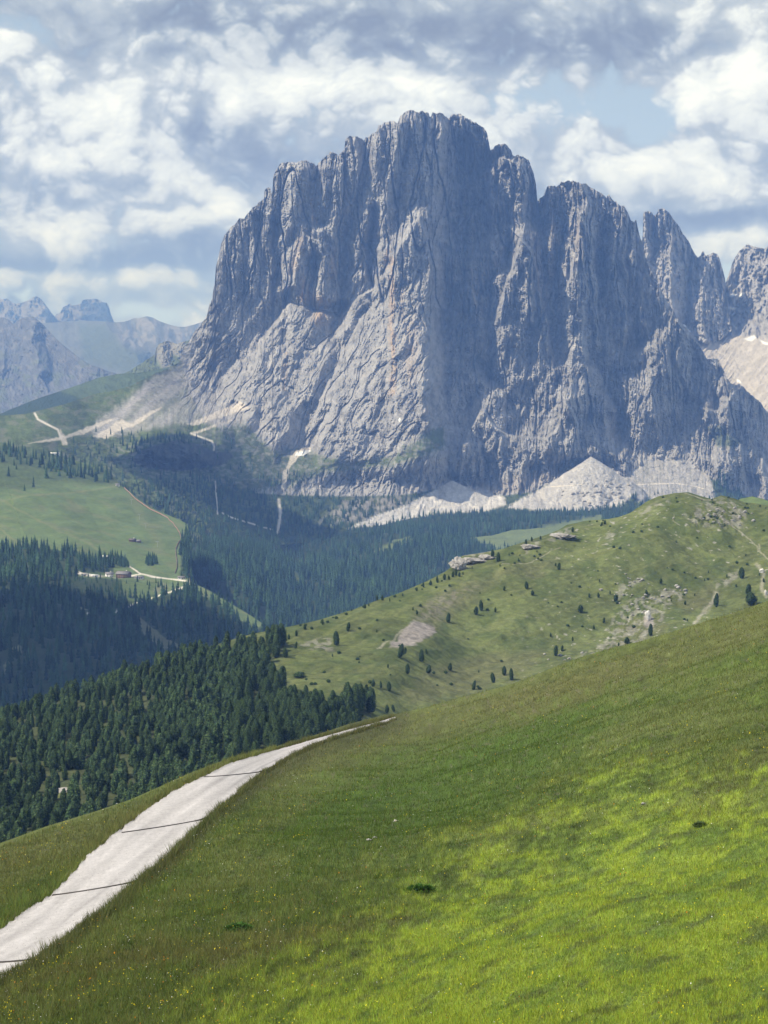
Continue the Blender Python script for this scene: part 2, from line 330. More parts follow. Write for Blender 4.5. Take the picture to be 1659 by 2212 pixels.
# crests and gullies of the face, top to bottom: (line, metres, left width, right width, metres at the foot)
RIDGES = [
 ([(893,238),(900,300),(898,360),(905,470),(932,559),(936,611),(936,699),(930,790),(938,900),(955,960)], 34, 90, 70, 55),
 ([(845,555),(848,620),(846,700),(848,780),(846,850)], 45, 12, 70, 40),
 ([(905,470),(868,530),(850,560)], 70, 30, 60),
 ([(938,330),(935,400),(945,470),(968,560)], 50, 20, 40, 20),
 ([(917,330),(909,380),(925,480)], 45, 22, 22, 20),
 ([(1000,340),(985,520),(975,700),(968,850),(975,1000)], -140, 55, 80, -70),
 ([(960,545),(962,700),(958,850)], -60, 20, 20),
 ([(1010,430),(1035,560),(1060,700)], 50, 40, 60, 20),
 ([(1062,330),(1050,440),(1065,520),(1122,600)], -50, 30, 26, -20),
 ([(1122,516),(1108,590),(1096,640),(1070,690)], 95, 26, 44, 30),
 ([(1126,518),(1150,545),(1138,620),(1136,690)], 80, 18, 50, 10),
 ([(1122,516),(1085,560),(1040,640)], -40, 20, 20),
 ([(1090,720),(1078,760),(1086,800)], 60, 20, 40, 10),
 ([(1161,437),(1166,520),(1185,640),(1200,760)], -110, 34, 40, -40),
 ([(1190,400),(1188,470),(1196,520)], 40, 22, 22),
 ([(1230,392),(1236,440),(1262,480)], 35, 30, 40),
 ([(1254,466),(1248,530),(1237,573),(1245,640)], 90, 24, 46, 40),
 ([(1254,466),(1285,520),(1300,560)], 45, 10, 26, 0),
 ([(1345,455),(1330,520),(1325,580)], 45, 22, 34),
 ([(1303,560),(1303,640),(1302,705),(1300,760)], -50, 26, 14),
 ([(1245,640),(1255,740),(1262,840),(1225,870),(1222,960)], 60, 50, 90, 90),
 ([(1222,865),(1205,905),(1190,935)], 80, 20, 60, 40),
 ([(1222,865),(1240,900),(1250,940)], 40, 10, 30, 20),
 ([(1378,560),(1390,660),(1385,740),(1360,800)], 45, 40, 60, 10),
 ([(1385,740),(1350,790),(1330,850),(1340,930)], -55, 40, 40),
 ([(1400,755),(1378,775)], 40, 14, 26),
 ([(1470,700),(1440,800),(1420,880)], 60, 50, 80, 20),
 ([(1555,780),(1530,860),(1500,930)], 50, 50, 60, 10),
 ([(1573,875),(1568,915),(1560,950)], 70, 18, 30, 50),
 ([(1530,885),(1545,920)], 50, 16, 24),
 ([(1590,845),(1615,930),(1640,1040)], 60, 50, 60, 40),
 ([(1600,960),(1560,1010),(1545,1060)], 70, 40, 60, 50),
 ([(1045,885),(1010,940),(1000,1000)], 90, 30, 60, 80),
 ([(1075,930),(1100,990),(1110,1030)], 45, 40, 40, 60),
 ([(1180,945),(1150,980),(1130,1040)], 50, 60, 60, 70),
 ([(915,820),(918,880),(925,925)], 55, 16, 26, 20),
 # left walls: pillars and chimneys
 ([(560,470),(560,520),(566,590)], -70, 14, 14, -30),([(594,480),(594,560),(592,640)], -80, 14, 18, -30),([(536,500),(530,570),(520,650)], -35, 12, 12),
 ([(500,492),(492,560),(478,640),(455,720)], 40, 30, 30, 20),([(655,360),(640,430),(622,520),(600,620)], 50, 30, 30, 20),
 ([(685,358),(678,430),(690,480)], -45, 20, 20),([(714,330),(700,400),(690,460),(672,520)], 40, 22, 30, 10),
 ([(752,296),(745,370),(735,440),(722,520)], 45, 24, 30, 20),([(788,300),(790,380),(770,450),(744,520),(745,600),(735,660)], -60, 18, 24, -50),
 ([(820,272),(815,330),(800,400),(785,470),(775,560)], 45, 24, 26, 20),([(805,455),(804,520),(800,600),(795,640)], -110, 14, 22, -60),
 ([(860,268),(850,340),(840,400),(830,460),(824,550)], 55, 26, 26, 30),([(880,300),(870,360),(862,440)], -40, 14, 18),
 ([(928,250),(920,290),(900,330)], -35, 14, 14),([(966,256),(990,300),(1030,360),(1060,330)], -60, 24, 26),
 ([(680,560),(672,620),(676,680)], -70, 20, 18, -50),([(655,505),(640,560),(628,640)], 45, 20, 30, 15),([(700,500),(700,560),(690,640)], 55, 20, 24, 20),
 ([(625,510),(608,560),(598,610)], -45, 16, 20),([(632,640),(650,660),(740,670),(735,690)], -40, 26, 26),
 # slabs and ramps of the lower left
 ([(630,645),(560,720),(500,790),(470,850)], -45, 30, 30, -30),([(735,672),(700,730),(640,800),(600,860)], -45, 26, 34, -30),
 ([(800,650),(740,760),(690,860),(660,950)], -40, 20, 34, -45),([(722,700),(728,740),(716,800)], -50, 16, 18, -30),([(620,700),(618,760),(610,800)], -50, 18, 16, -20),
 ([(880,760),(840,860),(800,930)], -35, 20, 30, -20),([(660,880),(640,930),(610,975)], -60, 20, 34, -70),([(700,890),(690,930),(665,970)], -35, 14, 20),
 ([(590,880),(600,930),(604,970)], 55, 34, 40, 60),([(450,850),(470,880),(520,895)], -45, 24, 24),([(520,830),(545,880),(535,915)], 40, 26, 26),
 ([(860,930),(905,900),(950,930)], 25, 30, 30),
 # lower left benches and knob
 ([(300,972),(330,958),(390,962),(440,985),(478,1000)], 120, 50, 46),([(455,940),(480,980)], 30, 20, 30),
 ([(285,992),(300,1005),(380,1018),(450,1020)], -60, 24, 24),
]
RIDGES2 = [([(1020,470),(1000,560),(1012,650)], 40, 30, 30), ([(1045,560),(1022,680),(1010,800),(1000,880)], 50, 40, 50, 30), ([(1160,540),(1185,640),(1215,760),(1230,860)], 50, 40, 60, 40),
 ([(1205,560),(1200,680),(1215,780)], -45, 24, 30), ([(1280,780),(1330,870),(1345,960)], -55, 30, 40), ([(1335,620),(1352,700),(1350,780)], 40, 24, 40), ([(1345,840),(1310,900),(1290,960)], 45, 40, 50),
 ([(1430,740),(1405,850),(1380,930)], 50, 40, 50), ([(1490,740),(1498,830),(1470,920)], -45, 30, 40), ([(1110,880),(1080,840),(1040,800)], -40, 24, 24), ([(1150,840),(1140,900),(1160,950)], -45, 30, 30), ([(1050,640),(1070,720),(1060,820)], -45, 26, 30),
 ([(1270,600),(1275,700),(1268,780)], -40, 20, 24), ([(1320,470),(1300,530),(1296,590)], -35, 16, 20), ([(1215,400),(1222,450),(1215,520)], -40, 16, 16), ([(1262,405),(1290,440),(1310,480)], 30, 20, 30), ([(1085,330),(1080,400),(1100,470)], -35, 20, 20),([(1120,350),(1125,420),(1140,500)], 35, 24, 30), ([(1640,900),(1600,980),(1620,1050)], -40, 30, 30)]
CLIFF_BASE = poly_x([(460,1046),(520,1062),(570,1066),(640,1070),(760,1072),(860,1069),(900,1066),(975,1046),(1040,1062),(1090,1070),(1150,1062),(1190,1040),(1250,1010),(1300,1010),(1350,1030),(1400,990),(1480,990),(1560,1050),(1659,1090),(1900,1110)])
CLIFF_TOP = poly_x([(460,1040),(520,1040),(570,1030),(640,1034),(700,1020),(760,1018),(860,1008),(900,990),(975,1010),(1040,1000),(1090,990),(1150,985),(1190,990),(1250,975),(1300,975),(1350,990),(1400,960),(1900,1080)])
CONES = [(977,1038,6440,.47),(1277,986,6480,.64),(1120,1078,6380,.30)]
def ledge_poly(top, *rest): return top + list(rest)
STEPS = [ # (outline, metres it stands out, rows over which that fades, edge softness)
 ([(520,850),(580,720),(612,668),(630,655),(662,668),(735,688),(762,655),(800,622),(835,590),(850,552),(868,520),(885,482),(905,470),(922,510),(932,559),(936,611),(936,699),(930,790),(940,900),(958,965),(700,1010),(600,960)], 52, 690, 960, 4),
 ([(1122,516),(1150,540),(1165,620),(1185,700),(1200,820),(1180,880),(1060,860),(1066,760),(1062,700),(1080,650),(1098,600)], 105, 640, 860, 3),
 ([(1254,466),(1275,510),(1290,560),(1290,640),(1300,760),(1230,780),(1212,640),(1232,600),(1240,540)], 85, 560, 780, 3),
 ([(908,835),(914,820),(926,820),(932,860),(932,930),(905,925)], 45, 880, 930, 2),
 ([(1045,885),(1075,925),(1100,940),(1180,945),(1200,935),(1222,868),(1235,880),(1248,915),(1255,985),(1190,1000),(1120,1010),(1000,1020),(996,960),(1010,930)], 80, 960, 1010, 3),
 ([(1573,875),(1580,905),(1578,940),(1600,960),(1612,1060),(1540,1060),(1545,990),(1550,950),(1515,905),(1530,885),(1550,890)], 70, 960, 1070, 3),
 ([(655,505),(690,520),(720,560),(735,640),(730,680),(662,665),(628,652),(632,600),(640,560)], 40, 640, 690, 3),
 ([(1020,290),(1060,330),(1110,345),(1150,360),(1161,437),(1150,520),(1120,560),(1090,500),(1060,430)], 40, 420, 560, 5),
 ([(1405,560),(1430,640),(1470,700),(1440,800),(1400,820),(1380,720),(1385,620)], 50, 640, 820, 4),
 ([(1470,700),(1515,745),(1560,790),(1590,845),(1560,900),(1490,860),(1460,780)], 50, 780, 900, 4),
]
def D_massif(X, Y):
    D = D_BASE(X, Y)
    rock = sstep(390, 430, X + (Y - 800) * 0.25)
    wx = X + 5.5 * fbm(X / 50, Y / 70, 3, 31); wy = Y + 9 * fbm(X / 60, Y / 60, 3, 47)
    Rr = np.zeros_like(D)
    for pts, a_, f0, f1, so in STEPS: Rr += a_ * in_poly(wx * .6 + X * .4, wy * .6 + Y * .4, pts, so) * (1 - .85 * sstep(f0, f1, Y))
    for r in RIDGES + RIDGES2: ridge_add(Rr, wx, wy, r[0], r[1] * (1.45 if r[0][0][0] > 950 else 1.0), r[2], r[3], r[4] if len(r) > 4 else None, .9)
    up = sstep(760, 560, Y + 70 * fbm(X / 150, Y / 150, 2, 5)) ; low = 1 - up
    veg = sstep(CLIFF_BASE(X) - 3, CLIFF_BASE(X) + 3, Y) * (X > 455)
    bench = np.maximum(in_poly(X, Y, BENCH, 12), veg) 
    calm = (1 - .85 * bench) * rock
    # steep pillared walls above, tilted slabs below
    big = .5 + .9 * sstep(-.3, .5, fbm(X / 120, Y / 120, 3, 59))
    n1 = ridged(wx / 44, wy / 330, 5, 11, .55) - .6
    n2 = ridged(wx / 13, wy / 95, 4, 13, .6) - .6
    d1 = (wx + .55 * wy); d2 = (wy - .55 * wx)
    n3 = .8 * (ridged(d1 / 60, d2 / 240, 5, 17, .55) - .6) + .42 * fbm(d1 / 26, d2 / 90, 4, 18, .6)
    n4 = fbm(d1 / 12, d2 / 26, 4, 19, .6) * .6
    n5 = fbm(wx / 6.0, wy / 8.5, 4, 23, .6)
    n6 = fbm(X / 2.6, Y / 3.4, 2, 29)
    rt = sstep(940, 1000, X)
    rg = 1 + .7 * sstep(930, 1010, X)
    Rr += calm * rg * (up * (56 * n1 + 19 * n2 * big + 16 * n3) + low * (1 - .5 * rt) * (36 * n3 + 9 * n4 * big) + rt * (38 * n1 + 22 * n2 * big) + 5.5 * n5 * (1 - .35 * low) + 3.4 * n6)
    # horizontal ledges
    Rr += calm * 4 * np.sin((Y + 14 * fbm(X / 80, Y / 40, 2, 37)) / 5.2) * (.5 + fbm(X / 90, Y / 90, 2, 41))
    # the wall band above the meadows stands out over its foot
    cb, ct = CLIFF_BASE(X), CLIFF_TOP(X)
    k = np.clip((Y - ct) / np.maximum(cb - ct, 6), 0, 1)
    band = sstep(470, 520, X) * (1 - sstep(1345, 1370, X) * sstep(1530, 1505, X))
    Rr += band * (70 * sstep(ct - 70, ct, Y) * (1 - sstep(0, 1, k)) )
    Rr += band * sstep(0, .3, k) * (1 - sstep(.9, 1.1, k)) * (34 * (ridged(wx / 20, wy / 60, 3, 43) - .6))
    Rr += veg * (10 * fbm(X / 30, Y / 12, 3, 51)) + (1 - rock) * (9 * fbm(X / 60, Y / 22, 4, 53))
    Rr += in_poly(X, Y, KNOBS, 20) * 26 * (ridged(X / 22, Y / 13, 3, 57) - .6)
    # thin cracks and deep chimneys
    up2 = up * calm
    for (fx_, fy_, wd, dp, sd_) in ((34, 260, .055, 26, 63), (16, 120, .06, 13, 65), (60, 330, .04, 55, 67)):
        c_ = np.clip(1 - np.abs(perlin(wx / fx_, wy / fy_, sd_)) / wd, 0, 1); Rr -= c_ * dp * (up2 + .45 * rt * calm * low)
    c_ = np.clip(1 - np.abs(perlin(d1 / 40, d2 / 150, 69)) / .05, 0, 1); Rr -= c_ * 16 * low * calm * (1 - rt)
    Dn = D - Rr
    kx = sstep(282, 330, X) * (1 - sstep(470, 510, X)); ytop = 962 - 14 * np.exp(-((X - 385) / 60) ** 2) + 4 * fbm(X / 14, 0 * X, 3, 66); ybot = 1000 + 16 * np.exp(-((X - 390) / 80) ** 2)
    Dn = Dn - kx * 230 * np.clip((ybot - Y) / (ybot - ytop), 0, 1) * (1 - sstep(0, 1, (ytop - Y) / 75)) - kx * 16 * (ridged(wx / 16, wy / 60, 3, 68) - .6) * (Y > ytop) * (Y < ybot)
    for (xa, ya, Da, tn) in CONES:
        dxm = (X - xa) * Da / FPX; rr_ = (Y - ya) * Da / FPX / tn * (1 + .13 * fbm(X / 55, Y / 90, 3, 62))
        dc = Da - np.sqrt(np.clip(rr_ ** 2 - dxm ** 2, 0, None)); ok = (rr_ > np.abs(dxm)) & (X > 740)
        bl_ = 1 + 0 * X; rough_ = 1.1 * fbm(X / 9, Y / 7, 4, 61) * (1 + 1.5 * (xa == 1277) * sstep(1200, 1260, X))
        Dn = np.where(ok, np.minimum(Dn, dc - rough_), Dn)
    return Dn
BENCH = [(400,950),(440,935),(530,915),(590,975),(640,968),(700,985),(760,1000),(850,985),(905,950),(958,925),(957,970),(880,1000),(760,1018),(700,1022),(620,1045),(560,1062),(470,1050),(400,1030),(300,1030),(230,960)]
KNOBS = [(140,960),(230,930),(400,940),(500,950),(560,985),(560,1030),(480,1100),(400,1140),(240,1040),(120,985)]
SCREE_LEFT = [(392,786),(352,804),(318,822),(285,850),(250,880),(215,905),(190,930),(210,945),(260,940),(330,925),(420,912),(450,918),(500,905),(535,880),(440,880),(410,830)]
WASH = [[(60,958),(110,948),(150,938),(190,922),(235,905),(250,905),(215,922),(180,938),(150,945),(120,952)], [(200,942),(228,930),(262,905),(282,915),(330,885),(350,880),(300,915),(250,935),(232,948)], [(130,926),(142,945),(146,962),(136,962),(128,942)],
        [(404,916),(440,902),(470,888),(520,868),(540,882),(505,893),(455,908),(420,920)], [(412,936),(440,925),(500,905),(505,908),(445,930),(424,938)], [(630,975),(668,966),(672,970),(640,990),(622,1020),(616,1055),(608,1060),(612,1020),(626,992)]]
LINES_M = [([(75,893),(82,906),(105,918),(125,928),(131,945)], 2.6), ([(412,936),(430,943),(458,953),(463,965),(462,972)], 2.4), ([(602,1080),(606,1110),(600,1150)], 4.0), ([(480,1108),(500,1118),(540,1130),(590,1145)], 2.0), ([(465,1040),(470,1110)], 1.8),
           ([(880,1098),(930,1097),(1000,1092)], 1.1), ([(1180,1052),(1225,1049),(1260,1046)], 1.0), ([(1375,1047),(1420,1045),(1460,1044),(1500,1050),(1520,1056)], 1.2), ([(700,1045),(690,1050)], 1)]
SCREE_R = [[(750,1142),(800,1118),(880,1090),(940,1058),(977,1036),(1020,1050),(1060,1062),(1090,1074),(1094,1090),(1040,1108),(960,1108),(900,1118),(830,1135)],
           [(1094,1098),(1110,1086),(1180,1048),(1230,1012),(1275,986),(1310,1000),(1350,1032),(1372,1065),(1340,1095),(1270,1104),(1180,1104)],
           [(1350,1032),(1378,985),(1388,950),(1400,932),(1412,955),(1445,992),(1462,990),(1478,955),(1474,915),(1486,900),(1492,940),(1500,985),(1520,1000),(1540,1050),(1545,1080),(1380,1085)],
           [(1265,965),(1285,985),(1262,1000),(1240,1006)]]
SNOW_M = [[(636,985),(640,977),(668,972),(672,974),(655,984)], [(860,905),(864,902),(866,908),(862,912)]]
ORANGE = [([(846,560),(848,640),(844,700),(850,790),(846,850)], 9, .9), ([(665,640),(690,660),(690,690)], 26, .75), ([(652,600),(655,650)], 9, .7), ([(750,380),(745,460)], 8, .4), ([(672,430),(680,480)], 6, .8), ([(722,540),(718,600)], 8, .6), ([(650,520),(632,590)], 14, .5), ([(838,540),(832,580)], 6, .9),
          ([(618,760),(612,840)], 6, .6), ([(735,690),(745,660)], 8, .7), ([(1245,480),(1250,560)], 12, .3), ([(1190,460),(1200,500)], 10, .3), ([(870,620),(868,700)], 7, .3), ([(1425,900),(1425,905)], 3, .1), ([(918,920),(925,880)], 5, .5), ([(890,700),(885,810)], 22, .35)]
def col_massif(X, Y, P):
    n = fbm(X / 38, Y / 60, 4, 71); n2 = fbm(X / 9, Y / 16, 4, 73); n3 = fbm(X / 3.2, Y / 4, 2, 79)
    rockc = np.array((.305, .297, .290)) * (1 + .26 * n + .30 * n2 + .20 * n3)[..., None]
    slab = in_poly(X, Y, [(735,672),(830,600),(850,555),(905,470),(935,600),(935,820),(860,840),(800,930),(640,900),(560,960),(470,860),(560,740),(630,650)], 25)
    rockc = mixc(rockc, (.34, .33, .318), np.clip(slab * (.55 + .8 * n2), 0, 1) * .75)
    pale = sstep(.15, .6, fbm((X + .5 * Y) / 30, (Y - .5 * X) / 9, 4, 83)) * sstep(760, 640, np.abs(Y - 860) + 560)
    rockc = mixc(rockc, (.40, .375, .355), pale * .45 * (X < 960))
    for (pts, w, a) in ORANGE:
        m = (np.abs(X - pts[0][0]) < 120) & (np.abs(Y - pts[0][1]) < 340)
        if not m.any(): continue
        d, _, _ = dist_line(X[m] + 5 * n2[m], Y[m], pts)
        rc = rockc[m]; k = a * np.clip(1 - d / w, 0, 1) * (.6 + .5 * fbm(X[m] / 5, Y[m] / 30, 3, 87))
        rockc[m] = mixc(rc, (.50, .345, .20), np.clip(k, 0, 1))
    grass = np.array((.085, .115, .035)) * (1 + .3 * n + .25 * n2)[..., None]
    scrub = np.array((.030, .048, .022)) * (1 + .3 * n3)[..., None]
    scree = np.array((.36, .345, .33)) * (1 + .12 * n2 + .12 * n3)[..., None]
    soilscree = np.array((.25, .235, .215)) * (1 + .15 * n2)[..., None]
    C = rockc
    left = 1 - sstep(386, 400, X + (Y - 785) * .62 * (Y < 900) + (Y > 900) * (Y - 900) * .9 - 0 * n2 + 10 * n2)
    leftg = in_poly(X, Y, [(-600,800),(392,780),(400,830),(440,905),(480,930),(400,950),(560,1070),(480,1200),(-600,1300)], 5)
    g = mixc(grass, (.19, .185, .14), sstep(0, .6, fbm(X / 26, Y / 12, 4, 91)) * .5)
    C = mixc(C, g, leftg); C = mixc(C, mixc(g, scrub, sstep(.0, .35, fbm(X / 10, Y / 6, 3, 93)) * .8), np.maximum(in_poly(X, Y, KNOBS, 16), 0) * .9)
    bn = in_poly(X + 8 * n2, Y + 6 * n2, BENCH, 9)
    C = mixc(C, mixc(grass * .9, soilscree, sstep(-.1, .5, fbm(X / 14, Y / 7, 4, 97)) * .6), bn * .93)
    kn = in_poly(X, Y + 3 * n2, [(285,997),(298,976),(335,962),(385,948),(430,960),(470,978),(492,972),(505,985),(485,1003),(440,1010),(380,1018),(320,1010)], 3)
    C = mixc(C, np.array((.06, .065, .06)) * (1 + .4 * n2)[..., None], kn)
    ff = (X > 455) * sstep(CLIFF_BASE(X) - 2, CLIFF_BASE(X) + 3, Y)
    C = mixc(C, mixc(mixc(grass * .7, scrub, sstep(-.2, .4, fbm(X / 12, Y / 8, 3, 99))), soilscree, in_poly(X, Y, [(690,1130),(740,1080),(870,1070),(900,1085),(760,1130)], 12) * sstep(-.5, .3, n2)), ff)
    gl = in_poly(X, Y, [(560,1040),(640,1020),(700,1025),(640,1060),(600,1068)], 10) * sstep(-.3, .4, n2)
    C = mixc(C, scrub * 1.2, gl * .7)
    C = mixc(C, np.array((.42, .37, .33)) * (1 + .1 * n2)[..., None], in_poly(X + 4 * n2, Y + 3 * n2, [(890,1056),(960,1035),(1090,1040),(1180,1010),(1240,1020),(1190,1042),(1100,1066),(1000,1058)], 5) * .45)
    sl = in_poly(X + 5 * n2, Y + 3 * n2, SCREE_LEFT, 8)
    C = mixc(C, scree * .95, sl * (.75 + .4 * fbm((X + Y) / 22, (Y * .5 - X * .9) / 120, 2, 103)))
    for w_ in WASH: C = mixc(C, np.array((.60, .54, .46)) * (1 + .08 * n3)[..., None], in_poly(X + 2 * n2, Y + 1.5 * n2, w_, 2.2) * .8)
    for i_, w_ in enumerate(SCREE_R):
        stk = 1 + .12 * fbm(X / 4, Y / 40, 3, 108) if i_ == 2 else 1 + .07 * fbm(X / 8, Y / 12, 3, 106)
        C = mixc(C, scree * ((1.5, 1.25, 1.08, 1.0)[i_] * stk)[..., None], in_poly(X + 3 * n3, Y + 2 * n3, w_, 3.5))
    bould = in_poly(X, Y, [(1230,1010),(1275,990),(1350,1035),(1370,1065),(1330,1100),(1250,1102),(1200,1060)], 14)
    C = mixc(C, (.22, .21, .20), bould * sstep(.2, .5, fbm(X / 4, Y / 3.5, 3, 107)) * .4)
    st = in_poly(X, Y, SCREE_R[2], 3)
    C = mixc(C, (.22, .22, .19), st * sstep(.1, .5, fbm(X / 5, Y / 60, 3, 109)) * .6)
    for (pts, w) in LINES_M:
        d, _, _ = dist_line(X, Y, pts); C = mixc(C, (.62, .57, .50), np.clip(1.3 - d / w, 0, 1))
    gr = in_poly(X + 4 * n2, Y + 3 * n2, [(905,940),(958,922),(960,965),(930,950)], 5); C = mixc(C, grass * 1.1, gr * .8)
    gr = in_poly(X + 4 * n2, Y + 3 * n2, [(1530,925),(1560,920),(1575,940),(1600,955),(1590,965),(1550,965)], 5); C = mixc(C, grass * .9, gr * .8)
    for w_ in SNOW_M: C = mixc(C, (.82, .82, .80), in_poly(X, Y, w_, 1.2))
    return np.clip(C, .01, .9)
XS1 = np.concatenate([np.linspace(-500, -40, 30)[:-1], np.linspace(-40, 390, 300)[:-1], np.linspace(390, 1675, 1450)[:-1], np.linspace(1675, 1900, 60)])
M1 = sheet('mountain', -500, 1900, XS1, jagged(SKY_MAIN, 2.6, 3), F_LINE, 860, D_massif, col_massif, MAT_ROCK, rowpow=1.0, back=((50, 10), (130, 90), (350, 420), (900, 1100)))

# towers behind the shoulder
CT = rbf([(1380,520,8650),(1430,455,8680),(1500,550,8720),(1566,600,8740),(1370,800,8350),(1430,700,8430),(1500,720,8480),(1580,800,8480)], 60)
TW = [([(1395,458),(1400,560),(1412,640)], 50, 16, 20), ([(1428,450),(1430,560),(1436,640),(1450,720)], 60, 20, 40), ([(1412,465),(1414,560)], -50, 8, 10), ([(1450,512),(1448,600),(1455,700)], 55, 14, 24), ([(1462,600),(1470,720)], -40, 10, 10),
      ([(1495,545),(1485,640),(1480,720)], -60, 18, 14), ([(1522,575),(1518,650),(1520,740)], 50, 12, 22), ([(1545,548),(1545,640),(1550,730)], 30, 14, 24), ([(1505,660),(1512,740)], 40, 10, 14)]
def D_tower(X, Y):
    wx = X + 5 * fbm(X / 40, Y / 40, 3, 131); Rr = np.zeros_like(X)
    for r in TW: ridge_add(Rr, wx, Y, r[0], r[1], r[2], r[3], None, .9)
    return CT(X, Y) - Rr - 55 * (ridged(wx / 15, Y / 90, 3, 133) - .6) - 12 * fbm(X / 5, Y / 8, 3, 137)
def col_rock2(X, Y, P):
    n2 = fbm(X / 9, Y / 16, 4, 73)
    C = np.array((.32, .31, .305)) * (1 + .3 * n2 + .15 * fbm(X / 30, Y / 50, 3, 139))[..., None]
    return C
M2 = sheet('mountain', 1366, 1580, 230, jagged(SKY_TOWER, 2.0, 9), poly_x([(1366,770),(1440,745),(1470,722),(1501,732),(1536,748),(1562,730),(1580,715)]), 260, D_tower, col_rock2, MAT_ROCK, back=((25, 30), (70, 220), (140, 600)))

# bowl of scree below the right-hand summit
CB = rbf([(1430,760,8300),(1470,700,8520),(1501,722,8500),(1536,738,8520),(1558,718,8640),(1566,645,8780),(1600,700,8720),(1600,735,8540),(1659,720,8480),(1590,600,8880),(1615,527,8980),(1659,530,8900),(1560,800,8260),(1600,850,8060),(1659,850,7930),(1659,930,7680),(1900,640,8500),(1900,900,7400),(1500,900,7900),(1430,1000,7700)], 50)
def D_bowl(X, Y):
    rock = 1 - in_poly(X + 4 * fbm(X / 12, Y / 12, 3, 141), Y + 4 * fbm(X / 12, Y / 12, 3, 142), BOWL, 6)
    wx = X + 6 * fbm(X / 40, Y / 40, 3, 143)
    sc = ridged((X + .75 * Y) / 26, (Y - .4 * X) / 160, 3, 149)
    return CB(X, Y) - rock * (85 * (ridged(wx / 24, Y / 70, 4, 145) - .6) + 14 * fbm(X / 5, Y / 7, 3, 147)) - (1 - rock) * (26 * sc + 4 * fbm(X / 6, Y / 6, 3, 150))
BOWL = [(1440,690),(1475,700),(1500,715),(1530,735),(1560,735),(1555,700),(1562,680),(1580,720),(1610,728),(1640,728),(1659,732),(1900,735),(1900,1000),(1440,1000)]
SNOW_R = [[(1472,699),(1490,702),(1498,712),(1500,722),(1520,734),(1538,740),(1530,742),(1506,732),(1492,724),(1484,712)], [(1558,682),(1563,700),(1570,710),(1565,712),(1557,694)], [(1574,640),(1585,634),(1592,636),(1582,641)], [(1595,636),(1602,632),(1609,632),(1600,640)],
          [(1570,644),(1575,662),(1592,664),(1590,670),(1572,668)], [(1604,732),(1620,728),(1628,722),(1634,730),(1622,737)], [(1641,734),(1659,741),(1659,745),(1648,742)], [(1582,700),(1592,708),(1590,712)], [(1590,818),(1597,821),(1602,827),(1592,825)], [(1590,668),(1584,684),(1581,680)], [(1550,676),(1570,672),(1560,680)]]
def col_bowl(X, Y, P):
    n2 = fbm(X / 9, Y / 9, 4, 151); C = col_rock2(X, Y, P)
    b = in_poly(X + 4 * n2, Y + 4 * n2, BOWL, 4)
    s = np.array((.44, .405, .365)) * (1 + .1 * n2 + .12 * fbm((X + .75 * Y) / 12, (Y - .4 * X) / 90, 3, 153))[..., None]
    C = mixc(C, s, b)
    for w_ in SNOW_R: C = mixc(C, (.85, .85, .84), in_poly(X + 2 * n2, Y + 2 * n2, w_, 1.5))
    return C
M3 = sheet('mountain', 1430, 1900, 300, jagged(SKY_RIGHT, 2.4, 15), poly_x([(1430,1000),(1900,1100)]), 330, D_bowl, col_bowl, MAT_ROCK, back=((60, 30), (300, 400)))

# ------------------------------------------------------------------ ranges beyond the pass, left
def col_far(c1, c2, green=0.0):
    def f(X, Y, P):
        n = fbm(X / 14, Y / 20, 4, 161); C = np.array(c1) * (1 + .3 * n)[..., None]
        C = mixc(C, c2, sstep(.1, .6, fbm(X / 22, Y / 9, 4, 163)) * .7)
        return np.clip(C, .02, .8)
    return f
def D_range(pts, amp, sx_, sy_, seed, ridges=()):
    f = rbf(pts, 60)
    def g(X, Y):
        wx = X + 8 * fbm(X / 40, Y / 40, 3, seed); Rr = np.zeros_like(X)
        for r in ridges: ridge_add(Rr, wx, Y, r[0], r[1], r[2], r[3])
        return f(X, Y) - Rr - amp * (ridged(wx / sx_, Y / sy_, 4, seed + 2) - .6) - amp * .25 * fbm(X / 4, Y / 5, 3, seed + 4)
    return g
FAR1 = [(-300,700),(-60,660),(0,647),(8,646),(15,645),(22,650),(32,656),(45,655),(58,650),(68,645),(74,641),(79,640),(88,645),(94,652),(103,664),(112,677),(118,684),(122,678),(130,676),(136,663),(143,660),(150,656),(158,660),(165,658),(176,655),(178,648),(190,646),(205,645),(214,647),(220,652),(231,654),(235,662),(240,680),(246,695),(330,760)]
sheet('mountain', -300, 330, 330, jagged([(p[0], p[1]) for p in FAR1], 0, 1), poly_x([(-300,900),(330,900)]), 120,
      D_range([(-300,700,24000),(0,650,24000),(200,650,24000),(330,760,24000),(-300,900,21500),(0,900,21500),(330,900,21500)], 220, 34, 50, 171,
              [([(79,640),(100,720)], 900, 40, 60), ([(180,648),(185,700)], 500, 30, 50), ([(118,684),(118,760)], -900, 20, 20)]), col_far((.15, .145, .14), (.21, .20, .19)), MAT_FAR, back=((800, 400),))
FAR2 = [(-300,740),(60,700),(180,692),(225,694),(250,696),(268,695),(278,692),(290,687),(298,688),(305,686),(318,683),(330,686),(345,694),(365,701),(385,706),(400,706),(420,701),(440,694),(520,690)]
def col_far2(X, Y, P):
    n = fbm(X / 14, Y / 20, 4, 165); C = np.array((.10, .105, .095)) * (1 + .25 * n)[..., None]
    C = mixc(C, (.18, .175, .165), sstep(240, 270, X) * sstep(.0, .4, fbm(X / 20, Y / 30, 3, 166) + .15) * sstep(770, 740, Y))
    return mixc(C, (.07, .085, .045), in_poly(X, Y, [(170,700),(225,700),(265,745),(300,760),(330,765),(280,810),(180,780)], 10) * .9)
